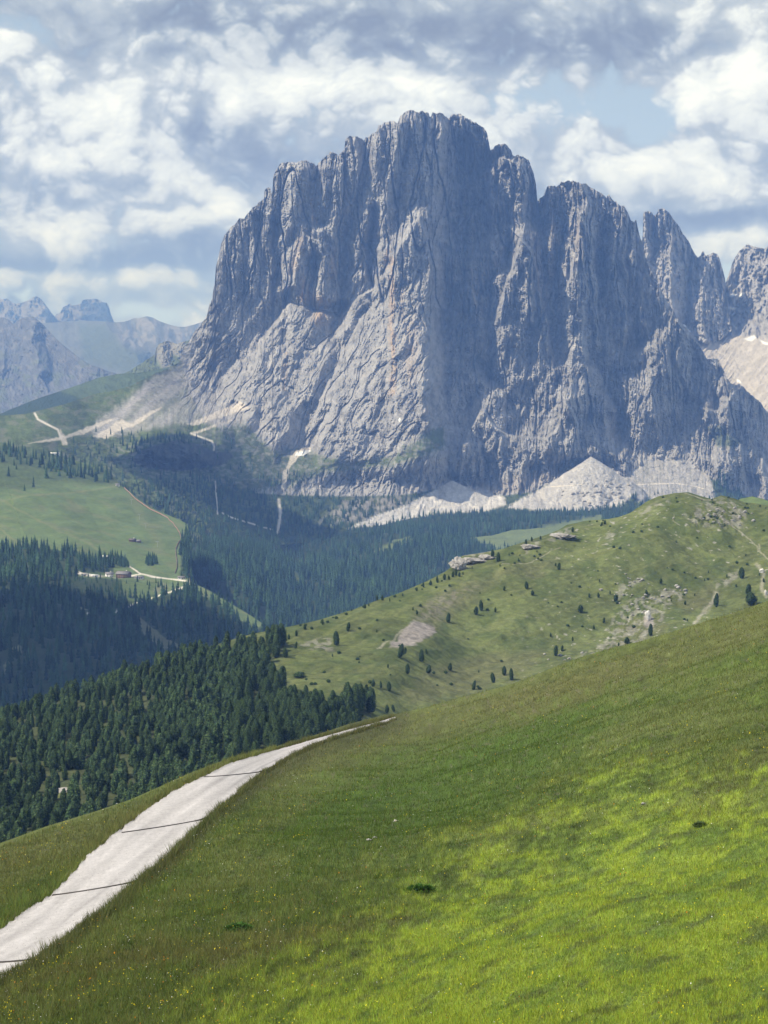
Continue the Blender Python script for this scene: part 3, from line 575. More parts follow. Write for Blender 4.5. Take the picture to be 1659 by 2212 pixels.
sheet('mountain', -300, 520, 330, jagged(FAR2, 0, 1), poly_x([(-300,860),(520,860)]), 150,
      D_range([(-300,740,21250),(200,692,20625),(318,683,20000),(440,694,19375),(520,690,19375),(-300,860,16875),(200,860,16250),(330,770,17500),(520,860,15625)], 120, 40, 60, 181,
              [([(225,694),(262,740),(290,770)], 700, 60, 40), ([(318,683),(345,740)], 400, 40, 40)]), col_far2, MAT_FAR, back=((600, 300),))
FAR3 = [(-300,700),(-100,690),(0,686),(10,686),(22,695),(30,700),(42,690),(50,686),(62,684),(72,684),(80,690),(92,700),(104,712),(112,722),(125,735),(140,748),(158,762),(178,778),(200,790),(212,792),(228,800),(250,806),(280,830),(340,860)]
def col_far3(X, Y, P):
    n = fbm(X / 12, Y / 16, 4, 167); C = np.array((.09, .094, .105)) * (1 + .22 * n)[..., None]
    C = mixc(C, (.16, .16, .165), sstep(.15, .5, fbm(X / 12, Y / 12, 4, 168)) * .6)
    return mixc(C, (.09, .11, .06), sstep(.1, .5, fbm(X / 30, Y / 14, 3, 169)) * sstep(720, 800, Y) * .6)
sheet('mountain', -300, 340, 420, jagged(FAR3, 1.0, 5), poly_x([(-300,960),(340,960)]), 320,
      D_range([(-300,700,15625),(0,690,15250),(75,684,15000),(150,760,14000),(250,806,13125),(340,860,12500),(-300,960,11875),(0,880,12875),(100,880,12500),(340,960,11000)], 90, 30, 60, 191,
              [([(70,684),(70,740),(90,800)], 350, 50, 30), ([(75,684),(140,750),(205,800)], 220, 30, 30), ([(10,690),(5,800)], 200, 40, 40)]), col_far3, MAT_FAR, back=((300, 200), (900, 900)))
FAR4 = [(200,830),(260,810),(280,801),(300,788),(315,778),(326,772),(334,766),(338,750),(345,742),(356,738),(362,736),(374,740),(382,743),(392,739),(404,736),(430,730),(520,730)]
def col_far4(X, Y, P):
    n = fbm(X / 10, Y / 14, 4, 201); C = np.array((.085, .105, .05)) * (1 + .25 * n)[..., None]
    return mixc(C, (.22, .21, .19), in_poly(X, Y, [(335,770),(340,745),(360,735),(400,735),(400,775),(372,765),(366,795),(350,795)], 5) * .85)
sheet('mountain', 200, 520, 240, jagged(FAR4, 0, 1), poly_x([(200,900),(520,900)]), 140,
      D_range([(200,830,9600),(300,788,9600),(360,737,9500),(430,735,9400),(520,730,9400),(200,900,8700),(360,800,9000),(520,900,8500)], 110, 18, 50, 203,
              [([(345,742),(352,795)], 130, 14, 24), ([(372,740),(372,790)], -80, 14, 14)]), col_far4, MAT_FAR, back=((200, 100),))
FAR5 = [(-300,950),(-60,915),(6,892),(20,885),(42,877),(60,869),(84,860),(105,853),(126,846),(150,838),(168,832),(190,824),(210,817),(232,812),(252,808),(280,806),(308,804),(340,798),(370,792),(420,785)]
def col_far5(X, Y, P):
    n = fbm(X / 22, Y / 12, 4, 211)
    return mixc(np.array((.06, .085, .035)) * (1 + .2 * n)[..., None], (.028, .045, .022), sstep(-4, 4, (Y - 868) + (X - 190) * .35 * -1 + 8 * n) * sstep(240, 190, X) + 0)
sheet('hills', -300, 420, 330, jagged(FAR5, 0, 1), poly_x([(-300,1000),(420,900)]), 110, D_range([(-300,950,7600),(6,892,7900),(126,846,8200),(252,808,8300),(420,785,8300),(-300,1000,7000),(100,900,7300),(420,900,7200)], 60, 40, 20, 213), col_far5, MAT_VALLEY, back=((200, 100),))
#@@END1
# ------------------------------------------------------------------ forested valley behind the spur
FP = [(x, F_LINE(x)) for x in (180, 260, 330, 400, 480, 600, 700, 760, 900, 1000, 1095, 1200, 1330, 1500, 1700, 1900)]
VAL = [(x, float(y), float(D_BASE(x, y))) for x, y in FP] + [(180,1150,4500),(300,1200,4400),(380,1300,4000),(450,1330,3900),(600,1400,3700),(800,1330,4100),(1000,1270,4500),(1200,1180,5150),(1450,1150,5400),(1900,1200,5400),(620,1270,4450),(800,1220,5050),(1000,1180,5450),(500,1220,4300)]
VBOT = poly_x([(180,1120),(300,1190),(380,1300),(450,1345),(600,1430),(850,1370),(1000,1310),(1200,1210),(1400,1160),(1900,1190)])
_dv = rbf(VAL, 60)
def D_valley(X, Y):
    Rr = np.zeros_like(X)
    ridge_add(Rr, X, Y, [(470,1150),(520,1240),(560,1330)], 160, 130, 110)
    ridge_add(Rr, X, Y, [(640,1180),(648,1250),(660,1330)], -130, 60, 90)
    ridge_add(Rr, X, Y, [(800,1200),(780,1290)], 60, 90, 90)
    return _dv(X, Y) - Rr * sstep(0, 40, Y - F_LINE(X))
MEADOWS_V = [[(372,1110),(400,1114),(446,1126),(440,1130),(412,1131),(395,1122)], [(751,1191),(789,1188),(834,1173),(891,1165),(893,1183),(869,1191),(821,1201),(751,1194)],
             [(600,1140),(650,1150),(730,1155),(748,1148),(745,1156),(700,1168),(640,1172),(615,1160)], [(1012,1166),(1060,1155),(1110,1148),(1180,1136),(1240,1126),(1300,1118),(1300,1150),(1200,1175),(1090,1200),(1040,1190)],
             [(636,1222),(641,1240),(652,1262),(645,1266),(633,1240)], [(520,1117),(560,1128),(600,1143),(596,1149),(550,1136),(515,1124)], [(640,1196),(650,1200),(640,1206)], [(745,1212),(765,1214),(760,1220),(745,1218)]]
def mask_any(X, Y, polys, soft):
    m = np.zeros(np.shape(X))
    for p in polys: m = np.maximum(m, in_poly(X, Y, p, soft))
    return m
def col_valley(X, Y, P):
    n2 = fbm(X / 9, Y / 7, 4, 221)
    C = np.array((.035, .05, .022)) * (1 + .3 * n2)[..., None]
    C = mixc(C, np.array((.12, .15, .055)) * (1 + .12 * n2)[..., None], mask_any(X + 2 * n2, Y + 1.5 * n2, MEADOWS_V, 2))
    for pts, w in [([(597,1145),(607,1153),(622,1159),(637,1164)], 3.2), ([(606,1147),(625,1152),(640,1160)], 1.5), ([(700,1164),(730,1156),(752,1142)], 1.6), ([(520,1121),(560,1132),(598,1146)], 1.3), ([(870,1175),(890,1177)], 1.2)]:
        d, _, _ = dist_line(X, Y, pts); C = mixc(C, (.62, .58, .52), np.clip(1.3 - d / w, 0, 1))
    return C
def z_valley(X, Y, P): return 14 * fbm(P[..., 0] / 260, P[..., 1] / 260, 4, 223)
V = sheet('valley_floor', 180, 1900, 620, lambda x: F_LINE(x) - 1, VBOT, 260, D_valley, col_valley, MAT_VALLEY, zf=z_valley, back=((60, 60), (200, 400)), front=((-600, -60), (-1500, -120)))

# ------------------------------------------------------------------ ski-slope hill with the farm
CREST_C = poly_x([(-500,930),(0,955),(36,968),(72,977),(108,984),(162,995),(216,1008),(240,1022),(256,1045),(281,1062),(299,1078),(324,1095),(360,1111),(385,1121),(404,1132),(408,1146),(410,1180),(411,1225),(413,1254),(419,1260),(450,1274),(486,1296),(522,1317),(547,1333),(572,1350),(640,1400)])
CBOT = poly_x([(-500,1850),(0,1640),(200,1560),(300,1510),(450,1460),(570,1430),(640,1420)])
CC = [(-500,930,4900),(-500,1200,3700),(-500,1850,2200),(0,955,4800),(0,1050,4300),(0,1180,3800),(0,1300,3150),(0,1640,2400),(250,1040,4450),(200,1100,4150),(200,1190,3750),(236,1245,3520),(300,1510,2600),(100,1400,2850),(300,1330,3150),
      (400,1131,4150),(395,1180,3880),(385,1250,3560),(419,1260,3500),(486,1296,3360),(572,1350,3200),(640,1400,3100),(450,1400,3000),(570,1430,2950),(340,1150,4000),(350,1230,3620)]
_dc = rbf(CC, 70)
def D_ski(X, Y):
    Rr = np.zeros_like(X)
    ridge_add(Rr, X, Y, [(419,1262),(400,1330),(380,1400)], 70, 120, 90); ridge_add(Rr, X, Y, [(310,1310),(350,1400),(370,1480)], -60, 60, 60)
    ridge_add(Rr, X, Y, [(60,1185),(100,1300),(90,1420)], 90, 120, 160)
    return _dc(X, Y) - Rr * sstep(0, 40, Y - CREST_C(X))
CLEAR_C = [[(285,1305),(300,1325),(330,1360),(370,1382),(392,1392),(350,1400),(312,1372),(290,1338)], [(250,1386),(275,1391),(274,1396),(252,1392)], [(8,1440),(20,1430),(24,1450),(10,1462)], [(22,1410),(44,1402),(46,1412),(28,1424)], [(330,1275),(350,1260),(360,1268),(340,1280)],
           [(165,1300),(190,1312),(180,1322),(160,1312)]]
FARM_C = [(160,1232),(180,1236),(228,1236),(250,1236),(300,1240),(330,1250),(330,1258),(250,1258),(200,1256),(165,1250)]
GRASS_C = [(-600,1000),(60,1010),(100,1028),(160,1043),(250,1048),(281,1062),(324,1095),(385,1121),(397,1135),(402,1155),(398,1180),(388,1190),(392,1215),(388,1240),(419,1258),(486,1296),(575,1350),(548,1358),(520,1340),(480,1314),(440,1290),(405,1272),(385,1279),(345,1290),(330,1284),(345,1262),(300,1258),(260,1256),(246,1238),(243,1212),(200,1205),(150,1192),(100,1186),(60,1176),(20,1180),(0,1186),(-600,1200)]
def forest_c(X, Y):
    n = fbm(X / 14, Y / 9, 3, 233)
    m = (Y > 1150) * (1 - in_poly(X + 3 * n, Y + 3 * n, GRASS_C, 2)) * (1 - in_poly(X, Y, FARM_C, 3)) * (1 - mask_any(X + 3 * n, Y + 2 * n, CLEAR_C, 2))
    m = m * (1 - .75 * in_poly(X, Y, [(262,1256),(345,1262),(335,1282),(290,1300),(262,1290)], 5))
    for pts, w in ROADS_C[:2]:
        d, _, _ = dist_line(X, Y, pts); m = m * (d > w + 2.2)
    m = m + in_poly(X + 4 * n, Y, [(-600,935),(0,962),(60,982),(130,992),(216,1012),(246,1035),(240,1047),(200,1043),(130,1032),(70,1010),(0,998),(-600,985)], 3) * .5
    m = m + in_poly(X, Y, [(-600,985),(0,1000),(70,1012),(130,1034),(80,1060),(0,1070),(-600,1060)], 8) * np.clip(n - .25, 0, 1) * .6
    m = m + in_poly(X, Y, [(395,1160),(412,1150),(414,1250),(386,1252),(396,1225),(390,1195)], 2)
    return np.clip(m, 0, 1)
ROADS_C = [([(419,1260),(407,1267),(385,1272),(351,1282),(301,1300),(267,1310),(217,1323),(189,1331)], 1.6), ([(280,1222),(290,1231),(304,1240),(346,1248),(385,1254),(419,1260)], 1.7), ([(228,1246),(262,1248),(304,1241)], 1.5), ([(170,1237),(185,1244),(205,1247),(228,1243)], 2.6)]
TRACKS_C = [([(-20,1092),(60,1076),(140,1065),(256,1050)], 1.6, .35), ([(-20,1075),(60,1110),(130,1150),(190,1175),(217,1195)], 2.5, .3), ([(0,1146),(25,1165),(50,1175)], 1.6, .4), ([(284,1075),(300,1110),(320,1140),(345,1180)], 9, .22)]
def col_ski(X, Y, P):
    n = fbm(X / 60, Y / 16, 4, 241); n2 = fbm(X / 9, Y / 5, 3, 243)
    g = np.array((.105, .145, .052)) * (1 + .14 * n + .08 * n2)[..., None]
    g = mixc(g, (.15, .155, .075), sstep(.0, .8, fbm((X + 1.5 * Y) / 80, (Y - .3 * X) / 14, 4, 245)) * .55)
    C = mixc(g, (.035, .05, .022), forest_c(X, Y) * .9)
    C = mixc(C, (.16, .16, .10), mask_any(X + 3 * n2, Y + 2 * n2, CLEAR_C, 2) * .8)
    C = mixc(C, (.45, .41, .36), in_poly(X, Y, [(166,1236),(205,1243),(232,1240),(232,1250),(200,1252),(180,1248),(166,1241)], 1.5) * .8)
    up = in_poly(X, Y, [(-600,900),(0,950),(250,1020),(256,1046),(160,1042),(100,1040),(40,1060),(-600,1080)], 8)
    C = mixc(C, np.array((.062, .085, .032)) * (1 + .3 * n2)[..., None], up * .75)
    for pts, w in ROADS_C:
        d, _, _ = dist_line(X, Y, pts); C = mixc(C, (.60, .55, .48), np.clip(1.4 - d / w, 0, 1))
    for pts, w, a in TRACKS_C:
        d, _, _ = dist_line(X, Y, pts); C = mixc(C, (.21, .20, .10), np.clip(1.4 - d / w, 0, 1) * a)
    return C
def z_ski(X, Y, P): return 5 * fbm(P[..., 0] / 180, P[..., 1] / 180, 4, 247) + .8 * fbm(P[..., 0] / 30, P[..., 1] / 30, 3, 248)
SKI = sheet('hills', -500, 640, 560, CREST_C, CBOT, 420, D_ski, col_ski, MAT_VALLEY, zf=z_ski, back=((60, 40), (200, 200), (600, 420)), front=((-500, -60),))

# ------------------------------------------------------------------ grassy spur (middle distance)
CREST_B = poly_x([(-1500,2010),(-500,1740),(-300,1672),(0,1562),(100,1522),(200,1487),(245,1470),(301,1450),(357,1429),(424,1408),(447,1399),(497,1383),(525,1374),(567,1365),(632,1352),(686,1340),(729,1327),(765,1316),(819,1295),(855,1284),(891,1269),(927,1253),(963,1234),(976,1224),(985,1210),(1000,1200),(1040,1194),(1084,1186),(1134,1170),(1181,1155),(1206,1145),(1224,1134),(1264,1125),(1314,1121),(1336,1117),(1361,1108),(1379,1096),(1397,1083),(1422,1072),(1458,1065),(1487,1063),(1512,1071),(1537,1078),(1559,1070),(1584,1076),(1609,1085),(1638,1088),(1659,1092),(1760,1110),(1900,1160),(2600,1260),(3400,1420)])
CREST_A = poly_x([(-3000,2450),(-1500,2230),(-500,1990),(-300,1930),(0,1830),(100,1792),(200,1760),(280,1732),(350,1700),(400,1676),(440,1660),(500,1637),(600,1611),(700,1582),(750,1565),(830,1544),(860,1541),(925,1527),(1000,1505),(1060,1490),(1110,1476),(1180,1448),(1250,1421),(1320,1400),(1400,1381),(1450,1365),(1500,1350),(1580,1325),(1659,1298),(1800,1240),(1900,1190),(2300,1060),(3000,940),(4200,860),(5500,830)])
CB_ = [(-500,1740,1000),(-500,2040,620),(0,1562,1150),(0,1870,760),(200,1487,1230),(200,1800,820),(400,1415,1320),(400,1715,880),(600,1358,1400),(600,1500,1170),(620,1640,960),(729,1327,1440),(760,1600,1060),(850,1284,1500),(850,1580,1150),(850,1450,1270),(976,1224,1560),(1000,1400,1400),(1084,1186,1600),(1100,1500,1290),
       (1224,1134,1660),(1250,1450,1360),(1250,1300,1500),(1397,1083,1700),(1400,1410,1400),(1487,1063,1720),(1659,1092,1700),(1659,1330,1450),(1900,1160,1700),(1900,1260,1480),(1450,1240,1560),(1600,1180,1620),(2600,1260,1650),(3400,1420,1500),(2600,1450,1380),(3400,1600,1250),(-1500,2010,800),(-1500,2400,480)]
_db = rbf(CB_, 70)
BRIDGE = [([(740,1330),(700,1345),(640,1372),(595,1402),(572,1440)], 16, 70, 70), ([(1090,1190),(1020,1230),(900,1290),(820,1350)], 8, 80, 70), ([(1559,1070),(1540,1110),(1560,1150)], 10, 70, 90), ([(1460,1066),(1420,1110),(1330,1190)], 12, 90, 110),
          ([(1230,1140),(1180,1175),(1090,1215)], 10, 50, 50), ([(1400,1230),(1480,1240),(1600,1215)], 6, 40, 40),
          ([(700,1420),(820,1410),(960,1380),(1080,1370)], 6, 40, 40), ([(620,1480),(740,1470),(860,1450)], 6, 36, 36), ([(900,1410),(1020,1400),(1120,1350)], 5, 36, 36)]
def D_spur(X, Y):
    Rr = np.zeros_like(X)
    for r in BRIDGE: ridge_add(Rr, X, Y, r[0], r[1], r[2], r[3], None, 1.3)
    Rr += in_poly(X, Y, ROCKY_B[0], 10) * 4 * (ridged(X / 14, Y / 9, 3, 251) - .5) + in_poly(X, Y, ROCKY_B[1], 12) * 3 * (ridged(X / 12, Y / 8, 3, 253) - .5)
    return _db(X, Y) - Rr
ROCKY_B = [[(1478,1110),(1500,1098),(1530,1080),(1570,1078),(1600,1090),(1618,1110),(1605,1135),(1560,1138),(1500,1135)],
           [(1320,1340),(1350,1310),(1400,1285),(1460,1270),(1480,1290),(1440,1310),(1430,1350),(1380,1395),(1290,1410),(1240,1425),(1300,1385)],
           [(1320,1290),(1350,1262),(1395,1245),(1400,1252),(1370,1270),(1335,1295)], [(1540,1270),(1575,1240),(1600,1232),(1590,1250),(1560,1275),(1545,1290)], [(1500,1350),(1530,1305),(1540,1290),(1545,1295),(1525,1330),(1510,1352)],
           [(1180,1170),(1205,1150),(1235,1140),(1240,1150),(1215,1170),(1185,1178)], [(1125,1185),(1140,1172),(1168,1168),(1165,1180),(1140,1195),(1126,1195)], [(1380,1105),(1400,1090),(1440,1078),(1450,1090),(1410,1105),(1385,1115)], [(1300,1165),(1330,1145),(1345,1150),(1320,1170)],
           [(650,1385),(680,1372),(715,1372),(720,1395),(680,1402)], [(990,1200),(1060,1188),(1062,1200),(1030,1208),(1000,1222),(978,1226)]]
SCREE_B = [[(838,1394),(870,1370),(895,1345),(935,1350),(942,1372),(900,1392),(860,1398)], [(895,1345),(905,1320),(960,1280),(1000,1262),(1030,1260),(980,1300),(950,1345)], [(1395,1360),(1390,1335),(1402,1325),(1412,1345),(1408,1362)]]
BROWN_B = [[(900,1340),(930,1290),(1000,1255),(1100,1225),(1130,1225),(1080,1250),(1030,1290),(985,1330),(940,1350)], [(1130,1215),(1190,1205),(1220,1215),(1170,1240),(1120,1245)], [(1300,1400),(1360,1345),(1430,1330),(1440,1370),(1380,1400)], [(860,1500),(930,1440),(1100,1400),(1180,1400),(1150,1450),(1050,1490),(900,1530)], [(1460,1300),(1540,1260),(1560,1290),(1480,1330)]]
def col_spur(X, Y, P):
    wx, wy = P[..., 0], P[..., 1]
    n = fbm(wx / 90, wy / 90, 4, 261); n2 = fbm(wx / 14, wy / 14, 4, 263); n3 = fbm(wx / 3.5, wy / 5, 3, 265)
    C = np.array((.108, .126, .041)) * (1 + .20 * n + .20 * n2 + .16 * n3)[..., None]
    C = mixc(C, (.165, .175, .064), sstep(-.1, .7, fbm((X + 2 * Y) / 60, (Y + .35 * X) / 9, 4, 267)) * .45)
    C = mixc(C, (.062, .088, .026), sstep(.0, .45, fbm(wx / 18, wy / 34, 5, 269)) * .5)
    br = mask_any(X + 10 * n2, Y + 8 * n2, BROWN_B, 14); C = mixc(C, np.array((.145, .128, .070)) * (1 + .2 * n3)[..., None], br * .32)
    sc = mask_any(X + 4 * n2, Y + 3 * n2, SCREE_B[:1] + SCREE_B[2:], 3); C = mixc(C, np.array((.29, .255, .22)) * (1 + .25 * n3)[..., None], sc * .95)
    sc = in_poly(X + 6 * n2, Y + 4 * n2, SCREE_B[1], 12); C = mixc(C, (.24, .21, .17), sc * sstep(-.3, .3, n3) * .55)
    rk = mask_any(X + 4 * n2, Y + 3 * n2, ROCKY_B, 5); sp = sstep(-.12, .16, fbm(wx / 5, wy / 9, 4, 271))
    C = mixc(C, np.array((.31, .285, .245)) * (1 + .3 * n3)[..., None], rk * sp * .5)
    C = mixc(C, (.34, .32, .27), sstep(.78, .9, fbm(wx / 4, wy / 5, 3, 273) + .25 * n) * sstep(1100, 1250, X + Y * .2 - 250) * .8)
    for pts, w in [([(1560,1120),(1590,1138),(1620,1160),(1635,1175),(1638,1195)], 1.3), ([(1480,1066),(1500,1072),(1520,1080),(1545,1080)], 1.3), ([(1500,1350),(1520,1320),(1535,1298),(1548,1282)], 4), ([(1456,1110),(1455,1125),(1470,1135)], .9), ([(1640,1170),(1641,1195),(1659,1215)], 1.6), ([(1636,1225),(1650,1240),(1645,1270),(1655,1290)], 4), ([(1210,1185),(1150,1210),(1080,1215)], .8), ([(815,1398),(840,1385),(870,1366)], 2)]:
        d, _, _ = dist_line(X + 2 * n2, Y, pts); C = mixc(C, (.40, .36, .29), np.clip(1.4 - d / w, 0, 1) * .45)
    fo = forest_b(X, Y); C = mixc(C, (.05, .058, .026), fo * .75)
    return np.clip(C, .01, .8)
FOREST_B = [[(-600,1700),(0,1560),(200,1483),(357,1425),(430,1402),(470,1402),(500,1396),(545,1400),(575,1392),(600,1372),(622,1385),(598,1412),(572,1436),(568,1462),(590,1478),(612,1500),(600,1512),(560,1518),(520,1530),(500,1545),(540,1550),(590,1548),(618,1535),(660,1532),(700,1540),(722,1530),(745,1510),(775,1505),(800,1520),(800,1545),(780,1565),(760,1610),(500,1700),(0,1920),(-600,2100)]]
def forest_b(X, Y):
    n = fbm(X / 30, Y / 14, 3, 275)
    return mask_any(X + 6 * n, Y + 4 * n, FOREST_B, 5) * (1 - in_poly(X, Y, [(110,1725),(140,1700),(175,1695),(170,1715),(130,1735)], 4))
def z_spur(X, Y, P):
    wx, wy = P[..., 0], P[..., 1]
    return 3.6 * fbm(wx / 110, wy / 150, 5, 281) + 2.4 * (ridged(wx / 70, wy / 26, 5, 283) - .6) + .45 * fbm(wx / 7, wy / 7, 4, 285)
XSB = np.concatenate([np.linspace(-1500, -150, 90)[:-1], np.linspace(-150, 1760, 950)[:-1], np.linspace(1760, 3400, 110)])
SPUR = sheet('hillside', -500, 1900, XSB, CREST_B, lambda x: np.maximum(CREST_A(x) + 70, CREST_B(x) + 90), 560, D_spur, col_spur, MAT_HILL, zf=z_spur, edge=20, back=((15, 3), (50, 25), (150, 110), (400, 250)), front=((-30, -4), (-70, -10), (-140, -24), (-260, -60)))
# low knob behind the spur's right end
KN = [(1560,1110),(1585,1085),(1600,1077),(1625,1072),(1650,1078),(1659,1082),(1700,1082),(1760,1095),(1900,1120)]
sheet('hills', 1560, 1900, 90, poly_x(KN), poly_x([(1560,1140),(1900,1180)]), 50, rbf([(1560,1110,2300),(1625,1072,2300),(1900,1120,2300),(1560,1140,2050),(1900,1180,2050)], 60),
      lambda X, Y, P: np.array((.11, .15, .05)) * (1 + .2 * fbm(X / 20, Y / 10, 3, 291))[..., None], MAT_VALLEY, back=((60, 30), (200, 150)))

# ------------------------------------------------------------------ near meadow slope
CA = [(-400,2750,70),(0,2750,66),(850,2750,61),(1659,2750,56),(2100,2750,54),(-300,2212,114),(0,2212,106),(400,2212,98),(850,2212,92),(1250,2212,88),(1659,2212,84),(2000,2212,82),
      (-500,1990,140),(-300,1930,150),(0,1830,190),(200,1760,205),(350,1700,228),(440,1660,245),(600,1611,300),(750,1565,350),(850,1541,395),(1000,1505,380),(1110,1476,365),(1250,1421,345),(1400,1381,330),(1500,1350,320),(1659,1298,310),(1900,1190,300),(3000,940,285),(5500,830,270),(3000,2212,77),(5500,2212,70),(3000,2750,53),(5500,2750,50),(-1500,2230,135),(-1500,2750,88),(-3000,2450,120),(-3000,2750,95),(3000,1600,130),(5500,1500,125)]
_da = rbf(CA, 120)
ROAD_L = [(-140,2110),(-60,2052),(0,2010),(55,1970),(110,1935),(150,1895),(190,1850),(250,1800),(310,1755),(375,1710),(440,1678),(500,1648),(600,1620),(700,1592),(800,1565),(830,1557),(852,1550)]
ROAD_R = [(-140,2190),(-60,2145),(0,2110),(72,2078),(125,2040),(165,2005),(235,1960),(288,1910),(320,1885),(370,1845),(442,1772),(500,1725),(565,1670),(625,1635),(700,1602),(800,1572),(835,1562),(856,1553)]
ROAD_POLY = ROAD_L + ROAD_R[::-1]
def road_mask(X, Y, soft): return in_poly(X, Y, ROAD_POLY, soft)
def z_meadow(X, Y, P):
    wx, wy = P[..., 0], P[..., 1]; calm = 1 - .97 * sstep(70, 22, np.minimum(dist_line(X, Y, ROAD_L)[0], dist_line(X, Y, ROAD_R)[0])) * (1 - road_mask(X, Y, 3)) - .97 * road_mask(X, Y, 3)
    return calm * (.55 * fbm(wx / 22, wy / 40, 3, 301) + .16 * fbm(wx / 4, wy / 6, 3, 303)) - .12 * road_mask(X, Y, 3)
def veg_near(X, Y):
    """what grows where on the near slope: rows of colour run obliquely across it"""
    u = (X + 2.2 * (Y - 1900) * .2) ; a = (X * .93 - (Y) * .36); c = (Y * .93 + X * .36)       # along / across the drifts
    n1 = fbm(a / 260, c / 60, 4, 311); n2 = fbm(a / 90, c / 26, 4, 313); n3 = fbm(a / 24, c / 10, 3, 315); n4 = fbm(X / 7, Y / 4, 2, 317)
    C = np.array((.118, .160, .037)) * (1 + .32 * n2 + .3 * n3 + .15 * n4)[..., None]
    C = mixc(C, np.array((.145, .176, .048)) * (1 + .2 * n3)[..., None], sstep(-.3, .5, n1 + .4 * n2 + .25 * sstep(1900, 1600, Y + (X - 850) * .3)))
    olive = sstep(70, 10, np.abs(Y - CREST_A(X) - 40)); C = mixc(C, np.array((.150, .155, .055)) * (1 + .3 * n3)[..., None], olive * .6)
    # sorrel and orange hawkweed drifts
    brown = in_poly(X + 40 * n2, Y + 25 * n3, [(0,2150),(100,2110),(300,2060),(480,2030),(640,2010),(900,1960),(900,1990),(700,2040),(450,2090),(200,2130),(0,2180)], 20)
    brown2 = in_poly(X + 40 * n2, Y + 25 * n3, [(1450,1700),(1659,1600),(1659,1680),(1560,1760),(1440,1790)], 25); brown3 = in_poly(X + 30 * n2, Y + 20 * n3, [(1060,1520),(1300,1440),(1360,1450),(1250,1520),(1100,1560)], 20)
    C = mixc(C, np.array((.150, .145, .050)) * (1 + .3 * n3)[..., None], np.clip(brown + brown2 * .6 + brown3 * .7, 0, 1) * .65)
    dk = in_poly(X + 50 * n2, Y + 40 * n3, [(700,1700),(900,1640),(1150,1560),(1330,1500),(1250,1640),(1150,1700),(1000,1800),(820,1860),(640,1900),(600,1820)], 50); C = mixc(C, np.array((.08, .135, .022)) * (1 + .3 * n3)[..., None], dk * .7)
    lm = in_poly(X + 60 * n2 + 30 * n1, Y + 30 * n3, [(450,2212),(720,2090),(860,1990),(900,1940),(1080,1850),(1240,1795),(1330,1710),(1420,1715),(1560,1740),(1700,1690),(2600,1600),(6500,1500),(6500,3000),(300,3000)], 130)
    lime = np.array((.315, .395, .050)) * (1 + .18 * n3 + .12 * n4)[..., None]; mid = np.array((.185, .265, .050)) * (1 + .2 * n3)[..., None]
    lm = np.clip(lm + (lm - lm * lm) * 1.2 * (n2 + n3), 0, 1)
    lc = mixc(mid, lime, sstep(-.75, .65, n2 + .6 * n1 + .4 * n3 + .35 * sstep(1900, 2200, Y)))
    C = mixc(C, lc, lm * .92)
    gy = sstep(.25, .6, fbm(a / 120, c / 18, 3, 319)) * lm; C = mixc(C, (.135, .165, .055), gy * .7)
    vg = sstep(42, 12, dist_line(X, Y, ROAD_R)[0]); C = mixc(C, np.array((.10, .105, .04)) * (1 + .25 * n3)[..., None], vg * .7)
    return np.clip(C, .008, .6), n2, n3, lm
def col_near(X, Y, P):
    C, n2, n3, lm = veg_near(X, Y); C = C * .75
    bare = sstep(.52, .7, fbm(X / 16, Y / 7, 3, 321)) * (1 - lm); C = mixc(C, (.15, .13, .09), bare * .4)
    return mixc(C, (.42, .39, .34), road_mask(X, Y, 4))
XSA = np.concatenate([np.linspace(-3000, -150, 160)[:-1], np.linspace(-150, 1820, 740)[:-1], np.linspace(1820, 5500, 260)])
NEAR = sheet('ground', -400, 2100, XSA, CREST_A, lambda x: 2750 + 0 * x, 700, lambda X, Y: _da(X, Y), col_near, MAT_NEAR, zf=z_meadow, edge=10, back=((8, 1.2), (30, 8), (80, 35), (200, 90)),
             front=((-20, 0), (-45, -.5), (-90, -3), (-250, -40), (-1500, -300)))

# the low ground everything stands on, out to the horizon
v = np.array([(-8900, -2900, -890), (8900, -2900, -890), (8900, 26900, -890), (-8900, 26900, -890)], float)
link('terrain', new_mesh('terrain', v, np.array([[0, 1, 2, 3]]), np.tile((.05, .07, .03), (4, 1)), False, MAT_VALLEY), kind='structure')
# ================================================================== road
def leafy_mat(name, transl=0.35, rough=0.85):
    m = bpy.data.materials.new(name); m.use_nodes = True; t = m.node_tree; n = t.nodes; l = t.links; n.clear()
    at_ = n.new('ShaderNodeAttribute'); at_.attribute_name = 'Col'
    d = n.new('ShaderNodeBsdfDiffuse'); tr = n.new('ShaderNodeBsdfTranslucent'); mx = n.new('ShaderNodeMixShader'); o = n.new('ShaderNodeOutputMaterial')
    l.new(at_.outputs['Color'], d.inputs[0]); l.new(at_.outputs['Color'], tr.inputs[0]); mx.inputs[0].default_value = transl
    l.new(d.outputs[0], mx.inputs[1]); l.new(tr.outputs[0], mx.inputs[2]); l.new(mx.outputs[0], o.inputs[0]); return m
MAT_GRASS = leafy_mat('meadow_grass', .5); MAT_NEEDLE = leafy_mat('pine_needles', .15); MAT_PETAL = leafy_mat('petals', .3)
MAT_BARK = plain_mat('bark', (.10, .075, .055), .9, (3, .7, 1.2))
MAT_GRAVEL = ground_mat('gravel', .95, noises=((2.5, .88, 1.08, (1, .4, 1)), (14, .80, 1.14, (1, 1, 1))), bump=((9, .05, (1, 1, 1)),))
MAT_ROCKN = plain_mat('outcrop_rock', (.37, .345, .31), .95, (.35, .6, 1.2), (.8, .6))
MAT_ROCKW = plain_mat('white_rock', (.66, .62, .56), .95, (.35, .7, 1.15), (.8, .5))
MAT_TIMBER = plain_mat('dark_timber', (.05, .042, .036), .8, (4, .8, 1.2))

